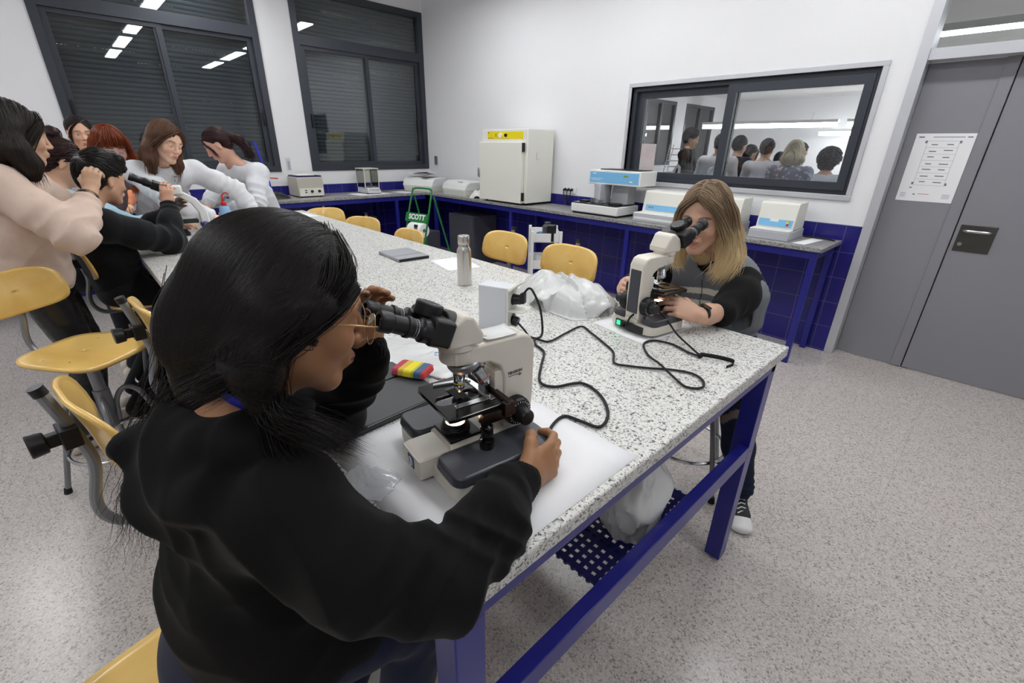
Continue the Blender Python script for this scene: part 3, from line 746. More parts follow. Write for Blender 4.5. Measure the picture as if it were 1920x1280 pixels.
pp = thing('paper_heap', 'heap of loose white papers lying on the corner water bath', 'papers', (-6.02, 3.92, BZ+.193), .3)
for k in range(7):
    m = MB(); a = rnd.uniform(-.6, .6); cx, cy = rnd.uniform(-.09, .09), rnd.uniform(-.07, .06); g = []
    for i in range(7):
        r_ = []
        for j in range(6):
            u, v = (i/6-.5)*.29, (j/5-.5)*.2
            r_.append((cx+u*math.cos(a)-v*math.sin(a), cy+u*math.sin(a)+v*math.cos(a), .006+.011*k+.008*math.sin(9*u+k)+.014*max(0, abs(i/3-1)-.4)*math.sin(k*2+1)**2))
        g.append(r_)
    m.grid(g).build('sheet', M_PAPER, pp, solid=.0006)
# folded white bag next to the incubator
def crumple(name, lab, cat, loc, rz, w, d, h, seed, m, nx=44, ny=40, amp=.02, thick=.0006, grp=None, shape=None, parent=None):
    r = np.random.RandomState(seed); U, V_ = np.meshgrid(np.linspace(-1, 1, nx), np.linspace(-1, 1, ny), indexing='ij')
    def rid(fr, k):
        o = 0; U2 = U+.25*np.sin(2.1*V_+seed)+.12*np.sin(5*U+1); V2 = V_+.25*np.sin(2.6*U+seed*2)
        for _ in range(k): a = r.uniform(0, PI); f_ = r.uniform(.7, 1.3)*fr; o = o+1-np.abs(2*((math.cos(a)*U2+math.sin(a)*V2)*f_+r.uniform() - np.floor((math.cos(a)*U2+math.sin(a)*V2)*f_+r.uniform()*0))-1)
        return o/k
    n1 = .5+.5*np.sin(U*2.4+r.uniform(0, 6)+1.3*np.sin(V_*2+r.uniform(0, 6)))*np.sin(V_*2.2+r.uniform(0, 6)); n2 = rid(1.1, 3); n3 = rid(2.6, 3)
    rr = np.sqrt(U**2+V_**2)*.55+.45*np.maximum(np.abs(U), np.abs(V_)); ed = np.clip(1-(rr*(.96+.14*n2))**2.4, 0, 1)
    z = h*ed**.7*(.50+.35*n1+.22*n2)+amp*.22*n3*np.minimum(1, ed*4)+.0012
    k = 1-.10*n2
    g = [[(U[a, b]*w/2*k[a, b]*(1-.12*V_[a, b]**2), V_[a, b]*d/2*k[a, b]*(1-.12*U[a, b]**2), z[a, b]) for b in range(ny)] for a in range(nx)]
    o = MB().grid(g).build(name, m, None, solid=thick, angle=50); o.location = loc; o.rotation_euler = (0, 0, rz)
    return tag(o, lab, cat, grp)
crumple('plastic_bag', 'white plastic bag squeezed between the heating bath and the incubator', 'bag', (-4.78, 3.93, BZ), .4, .24, .22, .12, 3, M_WHITEP)
# black bag and broom by the windows
crumple('folded_bag', 'black shiny bag lying on the window bench beside the centrifuge', 'bag', (-6.1, 1.78, BZ), 0, .3, .42, .085, 5, mat('black nylon', (30, 30, 32), .4))
t = thing('floor_squeegee', 'blue handled squeegee with a red bar leaning on the window sill', 'squeegee', (-6.22, 1.84, BZ+.0), 0)
MB().tube([(0, 0, .01), (-.02, -.02, .25), (-.13, -.06, .62)], .012, 8).build('handle', mat('blue plastic', (40, 40, 190), .4), t)
MB().tube([(-.03, -.13, .235), (-.03, .1, .215)], .007, 8).build('cross_bar', M_RED, t)
# leaflets under the balance and on the bench
def sheet(name, lab, x, y, z, w, d, rz, m=None, cat='paper', curl=.0, grp=None):
    g = [[((i/8-.5)*w, (j/8-.5)*d, .0006+curl*abs(i/4-1)**3*.5+curl*abs(j/4-1)**3*.5) for j in range(9)] for i in range(9)]
    o = MB().grid(g).build(name, m or M_PAPER, None, solid=.0004); o.location = (x, y, z); o.rotation_euler = (0, 0, rz)
    return tag(o, lab, cat, grp)
sheet('paper_sheet', 'white paper lying under the precision balance', -6.02, 3.02, BZ, .34, .5, .1)
sheet('paper_sheet', 'white paper on the window bench towards the corner', -5.98, 3.5, BZ, .3, .2, .2)
sheet('paper_sheet', 'white paper strip lying beside the small photometer', -.96, 3.98, BZ, .085, .34, -.12)
t = thing('mouse_cable', 'short black cable end lying by the tiles at the bench end', 'cable', (-.95, 4.17, BZ+.005))
MB().tube([(-.1, 0, 0), (0, .01, .003), (.08, -.01, .001), (.12, -.03, 0)], .006, 8, smooth=5).build('cord', M_RUBBER, t)
# wall sockets and switch
t = thing('wall_socket', 'white wall socket with three black plugs right of the incubator', 'socket', (-3.50, YB-.002, 1.07))
MB().box(-.12, .06, -.012, 0, -.035, .035).build('face_plate', M_WHITEP, t, bevel=.003)
f = MB()
for k in range(3): f.cyl((-.09+k*.05, -.012, .008), (-.09+k*.05, -.045, .0), .016, .013, n=12); f.tube([(-.09+k*.05, -.04, .0), (-.08+k*.05, -.055, -.04), (-.05+k*.02, -.045, -.11), (-.03+k*.01, -.03, -.155)], .005, 6, smooth=4)
f.build('plug', M_BLACKP, t)
t = thing('wall_switch', 'small dark switch on the white wall in the corner beside the window', 'switch', (-6.2, YB-.002, 1.31))
MB().box(-.03, .03, -.02, 0, -.06, .06).build('switch_body', mat('grey switch', (104, 108, 112), .5), t, bevel=.004)
t = thing('notice_sticker', 'small grey printed leaflet stuck on the wall between the windows', 'leaflet', (XA+.002, 2.14, 1.27))
MB().box(0, .0008, -.03, .03, -.075, .075).build('sheet', mat('pale grey paper', (208, 210, 214), .8), t, smooth=False)
f = MB()
for k in range(6): f.box(.001, .0014, -.012+.004*(k % 2), .018, -.06+.017*k, -.052+.017*k)
f.build('print', M_INK, t, smooth=False)
# green paper roll stand
t = thing('towel_stand', 'green floor stand lettered on its cross plate holding a white paper roll', 'stand', (-4.95, 3.18, 0), math.radians(12))
GT = [(-.17, -.34, 0), (-.165, -.05, .93), (-.14, -.02, 1.02), (-.1, 0, 1.035), (.1, 0, 1.035), (.14, -.02, 1.02), (.165, -.05, .93), (.19, -.34, 0)]
MB().tube(GT, .011, 8, smooth=4).build('front_frame', M_GREEN, t)
MB().tube([(-.2, .3, 0), (-.165, .0, .95)], .011, 8).build('rear_leg', M_GREEN, t); MB().tube([(.2, .3, 0), (.165, .0, .95)], .011, 8).build('rear_leg', M_GREEN, t)
Mx = frame((0, -.145, .71), (1, 0, 0), (0, .3, .954), (0, -.954, .3))
pl = MB().box(-.185, .185, -.06, .05, -.003, .003, Mx).build('cross_plate', M_GREEN, t, bevel=.002)
text_mesh('lettering', 'SCOTT', .085, Mx @ T(.01, .0, .0035), M_WHITEP, pl, bold=.0035)
f = MB(); Rx = frame((-.05, -.19, .57), (0, 0, 1), (0, 1, 0), (1, 0, 0))
f.lathe([(.024, 0), (.082, 0), (.085, .006), (.085, .214), (.082, .22), (.024, .22), (.024, 0)], 36, Rx, cap=False); f.build('paper_roll', M_PAPER, t)
f = MB().cyl((-.18, -.19, .57), (.19, -.19, .57), .009, n=10); f.cyl((-.18, -.2, .49), (-.02, -.2, .49), .006, n=8); f.each('roll_bar', M_CHROME, t)
# dark cabinets and bins below the benches
t = thing('under_bench_cabinet', 'dark grey cabinet under the corner of the wall bench, right of the towel stand', 'cabinet', (-5.0, 4.02, 0))
MB().box(-.33, .22, -.2, .2, .0, .66).build('cabinet_body', mat('slate grey', (72, 73, 82), .5), t, bevel=.004)
MB().box(-.32, .21, -.212, -.201, .02, .64).build('door', MATS['slate grey'], t, bevel=.002)
t = thing('under_bench_cabinet', 'dark cabinet with a round white label under the window bench', 'cabinet', (-6.1, 2.72, 0))
MB().box(-.25, .24, -.32, .28, 0, .62).build('cabinet_body', mat('charcoal', (50, 50, 54), .5), t, bevel=.004)
f = MB().cyl((.241, -.05, .36), (.245, -.05, .36), .028, n=18); f.build('label', M_LGREY, t)
t = thing('grey_case', 'grey case on the floor inside the legs of the towel stand', 'case', (-5.55, 3.5, 0), .2)
MB().box(-.2, .2, -.16, .16, 0, .42).build('case_body', mat('slate grey'), t, bevel=.01); MB().box(-.2, .2, -.165, -.161, .22, .24).build('seam', M_LGREY, t)
t = thing('storage_cart', 'small white three-shelf cart standing behind the plywood stools', 'cart', (-3.08, 3.36, 0), math.radians(-42))
for k, z in enumerate((.17, .42, .68)):
    f = MB(); w, d = .19, .135
    f.box(-w, w, -d, d, z, z+.006)
    f.box(-w, w, -d, -d+.005, z, z+.085); f.box(-w, w, d-.005, d, z, z+.085); f.box(-w, -w+.005, -d, d, z, z+.085); f.box(w-.005, w, -d, d, z, z+.085)
    f.build('shelf', M_WHITEP, t, bevel=.001)
for sx in (-1, 1):
    for sy in (-1, 1): f = MB().box(sx*.19-.014, sx*.19+.014, sy*.135-.014, sy*.135+.014, .04, .785); f.cyl((sx*.19, sy*.135, 0), (sx*.19, sy*.135, .05), .02, n=12); f.build('post', M_WHITEP, t, bevel=.003)
R_ = rotz(math.radians(-42))
def on_cart(x, y): v = R_ @ Vector((x, y, 0)); return v.x-3.08, v.y+3.36
t = thing('carton', 'white carton on the middle shelf of the small cart', 'carton', (*on_cart(-.07, 0), .427), .4)
MB().box(-.06, .06, -.045, .045, 0, .075).build('box_body', M_WHITEP, t, bevel=.003)
t = thing('bottle', 'dark round jar on the top shelf of the small cart', 'jar', (*on_cart(.02, .02), .687))
MB().lathe([(.045, 0), (.05, .01), (.05, .12), (.03, .14), (.03, .16)], 20).build('jar_body', mat('smoke plastic', (70, 74, 76), .3), t)
t = thing('tool_tray', 'black box beside the jar on the top shelf of the small cart', 'box', (*on_cart(.14, .05), .687), .5)
MB().box(-.035, .035, -.05, .05, 0, .15).build('box_body', M_BLACKP, t, bevel=.004)
t = thing('sponge', 'blue sponge with an orange edge on the top shelf of the small cart', 'sponge', (*on_cart(-.06, -.03), .687), .2)
MB().box(-.04, .03, -.03, .03, 0, .05).build('foam', mat('soft blue', (60, 120, 170), .8), t, bevel=.005); MB().box(-.07, -.042, -.03, .03, 0, .03).build('scourer', mat('orange plastic', (226, 130, 50), .6), t, bevel=.004)
# ---------------------------------------------------------------- microscopes
def make_microscope(lab, loc, rz, w=.25, d=.235, style=0, lamp=True):
    """user sits at local -Y, the arm rises at +Y"""
    t = thing('microscope', lab, 'microscope', loc, rz)
    hw = w/2; fy = -d*.5; by = d*.5
    # base: pale body with two grey hand rests and a raised centre
    side = w*.355
    m = MB()
    out = rrect(-hw, hw, fy+.02, by, .028); out2 = [(x*.985, y*.985) for x, y in out]
    m.prism(out, .012, .040, top=out)
    m.prism(rrect(-hw+side, hw-side, fy-.006, by, .006), .012, .052)
    m.prism(rrect(-hw+side, hw-side, fy-.004, by-.02, .004), .052, .056, top=rrect(-hw+side+.003, hw-side-.003, fy+.004, by-.03, .004))
    bs = m.build('base', M_CREAM, t, bevel=.003)
    for s in (-1, 1):
        x0, x1 = sorted((s*(hw+.0012), s*(hw-side+.001)))
        MB().prism(rrect(x0, x1, fy+.019, by*.92, .022), .0405, .060, top=rrect(x0+.004, x1-.004, fy+.023, by*.92-.004, .020)).build('hand_rest', M_DGREY, bs, bevel=.004, seg=3)
    f = MB()
    for sx in (-1, 1):
        for y in (fy+.05, by-.04): f.cyl((sx*(hw-.03), y, 0), (sx*(hw-.03), y, .013), .012, .014, n=14)
    f.each('rubber_foot', M_RUBBER, bs)
    # makers badge on the front, type plate on the side
    f = MB().box(-.012, .012, fy-.0075, fy-.006, .022, .046); f.build('badge', mat('badge blue', (52, 60, 120), .4), bs, smooth=False)
    f = MB(); f.tube([(.008*math.cos(a*PI/5), fy-.008, .034+.009*math.sin(a*PI/5)) for a in range(10)], .0009, 6, closed=True); f.box(-.002, .002, fy-.0085, fy-.0075, .028, .040)
    f.build('badge_mark', M_WHITEP, bs)
    f = MB().box(hw-.0002, hw+.0008, -.075, -.015, .0135, .0375); pl = f.build('type_plate', M_INK if style else mat('plate grey', (196, 192, 184), .4), bs, smooth=False)
    f = MB()
    for k in range(5): f.box(hw+.0009, hw+.0012, -.072, -.048+.004*(k % 2), .0165+.004*k, .018+.004*k); f.box(hw+.0009, hw+.0012, -.042, -.022-.003*(k % 2), .0165+.004*k, .018+.004*k)
    f.build('plate_print', M_DGREY, bs, smooth=False)
    if not style: MB().cyl((hw, .02, .026), (hw+.008, .02, .026), .005, n=10).build('dimmer', M_BLACKP, bs)
    # raised lamp socket
    m = MB(); m.prism([(-.048, -.076), (.048, -.076), (.048, .055), (-.048, .055)], .052, .064, top=[(-.036, -.070), (.036, -.070), (.04, .05), (-.04, .05)]); m.build('lamp_socket', M_CREAM, t, bevel=.003)
    oy = -.028                      # optical axis
    m = MB(); m.box(-.036, .036, oy-.042, oy+.026, .0645, .071); m.lathe([(.029, .071), (.029, .080), (.025, .082), (.025, .090), (.020, .090), (.018, .086)], 32, T(0, oy-.012, 0), cap=False); m.build('field_lamp', M_BLACKP, t, bevel=.001)
    MB().lathe([(1e-4, .0875), (.018, .0865)], 24, T(0, oy-.012, 0), cap=False).build('lamp_lens', mat('warm lamp', (255, 220, 190), .4, emit=(255, 205, 165), es=(15 if lamp else 6)), t)
    # arm: C-shaped column
    prof = [(.052, .05), (by-.005, .05), (by-.001, .12), (by-.0, .226), (by-.012, .246), (by-.03, .252), (-.028, .252), (-.052, .247), (-.052, .222), (-.02, .217), (.024, .212), (.046, .198), (.056, .175), (.056, .12)]
    aw = .030
    m = MB().prism([(y, z) for y, z in prof], -aw, aw, frame((0, 0, 0), (0, 1, 0), (0, 0, 1), (1, 0, 0)))
    am = m.build('arm', M_CREAM, t, bevel=.0045, seg=3)
    if style:
        MB().prism([(-.022, .07), (.022, .07), (.022, .212), (-.022, .212)], by-.004, by+.0015, frame((0, 0, 0), (1, 0, 0), (0, 0, 1), (0, -1, 0)) if False else Matrix(((1, 0, 0, 0), (0, 0, 1, 0), (0, 1, 0, 0), (0, 0, 0, 1)))).build('grey_back_panel', M_DGREY, am, bevel=.002)
    else:
        MB().tube([(0, .01, .2565), (.006, .03, .2565)], .0012, 6).build('screw', M_STEEL, am)
        text_mesh('tension_word', 'TENSION', .0085, frame((aw+.0006, .082, .176), (0, 1, .05), (0, -.05, 1), (1, 0, 0)), M_DGREY, am, bold=.0001)
        f = MB(); f.tube([(aw+.0005, .066, .168), (aw+.0005, .08, .1695), (aw+.0005, .097, .168)], .0007, 5, smooth=4); f.tube([(aw+.0005, .092, .171), (aw+.0005, .098, .168), (aw+.0005, .092, .1655)], .0007, 5); f.build('tension_arrow', M_DGREY, am)
    # focusing block in front of the arm
    m = MB(); m.box(-.027, .027, .036, .0565, .098, .186); m.box(-.012, .012, .028, .037, .11, .175); m.build('focus_slide', M_CREAM, t, bevel=.002)
    m = MB(); m.box(-.013, .013, .022, .034, .118, .172); m.build('slide_gap', M_BLACKP, t)
    for s in (-1, 1):
        m = MB(); X = Matrix(((0, 0, s, s*.030), (1, 0, 0, .076), (0, 1, 0, .098), (0, 0, 0, 1)))
        m.lathe([(.024, 0), (.028, .004), (.0295, .006), (.0295, .024), (.027, .028), (.019, .030), (.019, .033), (.0165, .034), (.0165, .053), (.0145, .056), (1e-4, .056)], 40, X, cap=False)
        for k in range(40):
            a = 2*PI*k/40; m.box(-.0007, .0007, .0292, .0303, .008, .022, X @ rotz(a))
        kb = m.build('focus_knob', M_BLACKP, t)
        m = MB()
        for k in range(24):
            a = 2*PI*k/24; m.box(-.0004, .0004, .0215, .0245 if k % 2 else .026, .0291, .0299, X @ rotz(a))
        m.build('knob_scale', M_WHITEP, kb, smooth=False)
    # stage
    m = MB(); sx0, sx1, sy0, sy1 = -.080, .070, -.086, .046
    out = rrect(sx0, sx1, sy0, sy1, .012)
    # slot cut: build plate as ring around a stadium hole
    N = 44; inn = []; ot = []
    for k in range(N):
        a = 2*PI*k/N; c, s = math.cos(a), math.sin(a)
        iy = (.030 if s > 0 else -.030)+.016*s if abs(s) > .02 else 0
        inn.append((.016*c, oy+ (0.030*(1 if s > 0 else -1) if abs(s) > 1e-6 else 0)+.016*s-.006))
        e = .12; q = max(abs(c)/( (sx1-.0) if c > 0 else -sx0), abs(s)/((sy1-oy) if s > 0 else (oy-sy0)))
        ot.append((c/q, oy+s/q))
    vs = []; fs = []
    for zz in (.133, .141):
        for q in (ot, inn): vs += [(x, y, zz) for x, y in q]
    for k in range(N):
        j = (k+1) % N
        fs += [(k, j, N+j, N+k)[::-1], (2*N+k, 2*N+j, 3*N+j, 3*N+k), (k, j, 2*N+j, 2*N+k), (N+k, 3*N+k, 3*N+j, N+j)]
    m.add(vs, fs)
    st = m.build('stage', M_BLACKG, t, bevel=.0015, angle=50)
    m = MB(); m.prism(rrect(-.03, .03, .005, .046, .004), .112, .1335); m.box(.03, .062, .0, .046, .120, .1335); m.build('stage_bracket', M_BLACKP, t, bevel=.002)
    # condenser
    m = MB(); m.lathe([(.013, .122), (.016, .124), (.016, .1328), (.012, .139), (.012, .122)], 28, T(0, oy, 0), cap=False); m.build('condenser', M_BLACKP, t)
    # mechanical stage: slide holder and twin drive knob
    m = MB(); m.prism([(-.052, .012), (.048, .012), (.048, .024), (.018, .026), (.0, .034), (-.014, .026), (-.052, .022)], .1415, .1432)
    m.prism([(.028, -.055), (.040, -.058), (.044, .014), (.03, .014)], .1415, .1432); m.cyl((.034, .016, .1432), (.034, .016, .1475), .0045, n=14); m.cyl((-.04, .016, .1432), (-.04, .016, .146), .0035, n=12)
    m.build('slide_holder', M_CHROME, st, bevel=.0004)
    m = MB(); m.prism([(-.066, -.052), (-.060, -.056), (-.048, -.01), (-.046, .016), (-.054, .016), (-.056, -.006)], .1436, .1452); m.build('slide_clip', M_CHROME, st)
    m = MB(); m.box(-.070, .082, .030, .042, .1415, .148); m.box(.070, .084, .022, .046, .118, .1465); m.build('slide_rail', mat('warm lit black', (46, 34, 30), .25, .4), st, bevel=.001)  # rail is black; warm lamp reflection is put into its brown tint
    m = MB(); X = T(.073, -.012, 0); m.lathe([(.004, .118), (.004, .11), (.0115, .108), (.0125, .106), (.0125, .088), (.0115, .086), (.007, .085), (.007, .080), (.0135, .079), (.0145, .077), (.0145, .046), (.0125, .043), (1e-4, .043)][::-1], 26, X, cap=False)
    m.box(.06, .078, -.022, .04, .112, .1335); m.build('stage_drive', M_BLACKG, st)
    MB().box(-.038, .037, oy-.0125, oy+.0125, .1415, .1426).build('glass_slide', M_CLEAR, st)
    # nosepiece with four objectives
    ax = Vector((0, .22, -1)).normalized(); c0 = Vector((0, oy+.012, .214))
    q = (-ax).to_track_quat('Z', 'Y').to_matrix().to_4x4(); q.translation = c0
    nz = MB().lathe([(1e-4, -.018), (.018, -.018), (.030, -.012), (.033, -.005), (.034, -.003), (.034, .003), (.031, .006), (1e-4, .006)], 40, q, cap=False).build('nosepiece', M_STEEL, t)
    def objective(base, dr, L, r, ring):
        m = MB(); qq = dr.to_track_quat('Z', 'Y').to_matrix().to_4x4(); qq.translation = base
        m.lathe([(r*.9, 0), (r*1.12, .002), (r*1.12, L*.2), (r, L*.22), (r, L*.5), (r*.97, L*.51), (r*.97, L*.54), (r, L*.55), (r*.98, L*.78), (r*.6, L*.93), (r*.45, L), (1e-4, L)], 26, qq, cap=False)
        ob = m.build('objective', M_CHROME, t)
        m = MB(); m.lathe([(r*1.01, L*.60), (r*1.01, L*.64)], 26, qq, cap=False); m.build('colour_ring', mat('ring '+ring, dict(red=(190, 40, 40), yellow=(220, 190, 50), blue=(60, 110, 190), black=(30, 30, 30))[ring], .4), ob)
    objective(Vector((0, oy, .206)), Vector((0, 0, -1)), .054, .0115, 'yellow')
    objective(c0+Vector((.024, .012, -.012)), Vector((.45, .42, -.8)).normalized(), .036, .0115, 'red')
    objective(c0+Vector((-.024, .012, -.012)), Vector((-.45, .42, -.8)).normalized(), .03, .0115, 'blue')
    objective(c0+Vector((0, .026, -.008)), Vector((0, .82, -.58)).normalized(), .022, .0105, 'black')
    # head
    m = MB(); m.lathe([(.031, .222), (.033, .226), (.033, .246), (.036, .250), (.036, .262), (1e-4, .262)], 36, T(0, oy-.004, 0)); m.build('head_collar', M_CREAM, t)
    hp = [(.034, .258), (.036, .275), (.016, .312), (-.002, .318), (-.030, .300), (-.040, .278), (-.038, .258)]
    m = MB().prism([(y+oy, z) for y, z in hp], -.037, .037, frame((0, 0, 0), (0, 1, 0), (0, 0, 1), (1, 0, 0))); m.build('prism_head', M_CREAM, t, bevel=.006, seg=3)
    Hd = frame((0, oy-.024, .286), (1, 0, 0), (0, .4067, .9135), (0, -.9135, .4067))      # z' along the eyepieces
    m = MB(); m.lathe([(.0355, -.012), (.0355, .016), (.030, .018)], 36, Hd)
    m.prism(rrect(-.052, .052, -.026, .024, .010), .012, .052, Hd)
    m.cyl(Hd @ Vector((0, .016, .046)), Hd @ Vector((0, .040, .046)), .0245, n=28)
    bh = m.build('binocular_body', M_BLACKP, t, bevel=.003)
    m = MB()
    for k in range(9): m.box(-.0005, .0005, .015, .020, -.0002, .0006, Hd @ frame((0, .0402, .046), (1, 0, 0), (0, 0, 1), (0, -1, 0)) @ rotz(k*.6) @ Matrix.Diagonal((1, 1, -1, 1)))
    m.build('dial_marks', M_LGREY, bh, smooth=False)
    for s in (-1, 1):
        m = MB(); X = Hd @ T(s*.0315, -.004, 0)
        m.lathe([(.0205, .045), (.021, .052), (.021, .066), (.0175, .069), (.0165, .072), (.0165, .086), (.0185, .088), (.0185, .094), (.0155, .096), (.0150, .118), (.0175, .121), (.0178, .136), (.0160, .141), (.0110, .141), (.0105, .136)], 30, X)
        ep = m.build('eyepiece', M_BLACKP, t)
        MB().lathe([(1e-4, .1375), (.0106, .1365)], 20, X, cap=False).build('eye_lens', M_BLACKG, ep)
        m = MB(); m.lathe([(.01655, .076), (.01655, .0775)], 26, X, cap=False); m.lathe([(.01655, .081), (.01655, .0816)], 26, X, cap=False); m.build('white_ring', M_LGREY, ep)
    if style:   # rear socket plate with a green power lamp
        m = MB(); m.box(-.06, .06, by-.001, by+.006, .010, .034); rp = m.build('rear_plate', M_BLACKP, t, bevel=.001)
        MB().box(.038, .052, by+.0061, by+.0085, .016, .030).build('power_switch', M_LED, rp)
        MB().cyl((.018, by+.004, .022), (.018, by+.022, .022), .006, n=10).build('cord_grip', M_BLACKP, rp)
    else:
        MB().cyl((hw-.004, by-.03, .03), (hw+.016, by-.03, .03), .0065, n=12).build('cord_grip', M_BLACKP, t)
    # underside glow opening
    return t
TILT1 = math.radians(-8)
mic1 = make_microscope('cream microscope with lit stage used by the girl in the black hoodie', (-.620, .484, TZ+.001), TILT1, w=.266, d=.262)
mic2 = make_microscope('cream microscope with grey back panel in front of the girl in the knitted vest', (-.765, 1.405, TZ+.001), math.radians(171), w=.19, d=.2, style=1, lamp=False)
mic2.scale = (1, 1, 1.05)
# smaller white student microscope with a curved limb
def curved_microscope(lab, loc, rz):
    t = thing('microscope', lab, 'microscope', loc, rz)
    MB().prism(rrect(-.085, .085, -.10, .12, .03), .0, .035, top=rrect(-.075, .075, -.09, .11, .03)).build('base', M_WHITEP, t, bevel=.004)
    P = [(.105, .03), (.115, .08), (.11, .16), (.075, .225), (.02, .262), (-.035, .272), (-.04, .248), (.0, .236), (.045, .20), (.07, .15), (.073, .09), (.06, .03)]
    MB().prism(P, -.017, .017, frame((0, 0, 0), (0, 1, 0), (0, 0, 1), (1, 0, 0))).build('arm', M_WHITEP, t, bevel=.006, seg=3)
    for s in (-1, 1):
        MB().ball((s*.034, .088, .085), .022, 20, 14).build('focus_knob', mat('slate blue plastic', (72, 76, 128), .35), t)
        MB().cyl((s*.015, .088, .085), (s*.03, .088, .085), .009, n=12).build('knob_shaft', M_CHROME, t)
    m = MB().prism(rrect(-.06, .06, -.075, .055, .008), .12, .128); m.box(-.03, .03, -.02, .06, .10, .12); m.build('stage', M_BLACKG, t, bevel=.001)
    MB().lathe([(.03, .035), (.03, .05), (.022, .06), (.022, .07), (1e-4, .07)], 24, T(0, -.02, 0)).build('field_lamp', M_BLACKP, t)
    m = MB(); m.lathe([(.012, .135), (.013, .15), (.013, .185), (1e-4, .186)], 20, T(0, -.03, 0)); m.lathe([(.028, .19), (.03, .205), (.02, .22), (1e-4, .221)], 28, T(0, -.02, 0)); m.build('nosepiece', M_BLACKP, t)
    MB().prism(rrect(-.036, .036, -.08, .02, .015), .25, .295).build('prism_head', M_WHITEP, t, bevel=.006)
    Hd = frame((0, -.06, .282), (1, 0, 0), (0, .45, .893), (0, -.893, .45))
    m = MB().prism(rrect(-.052, .052, -.022, .022, .01), 0, .05, Hd); bh = m.build('binocular_body', M_BLACKP, t, bevel=.003)
    for s in (-1, 1): MB().lathe([(.019, .045), (.019, .08), (.016, .085), (.016, .12), (.018, .123), (.018, .14), (.01, .141)], 20, Hd @ T(s*.031, 0, 0)).build('eyepiece', M_BLACKP, bh)
    return t
mic3 = curved_microscope('white microscope with a curved limb and blue knob held by the boy in black', (-3.52, .50, TZ+.001), math.radians(-6))
mic3.scale = (1.15, 1.15, 1.15)
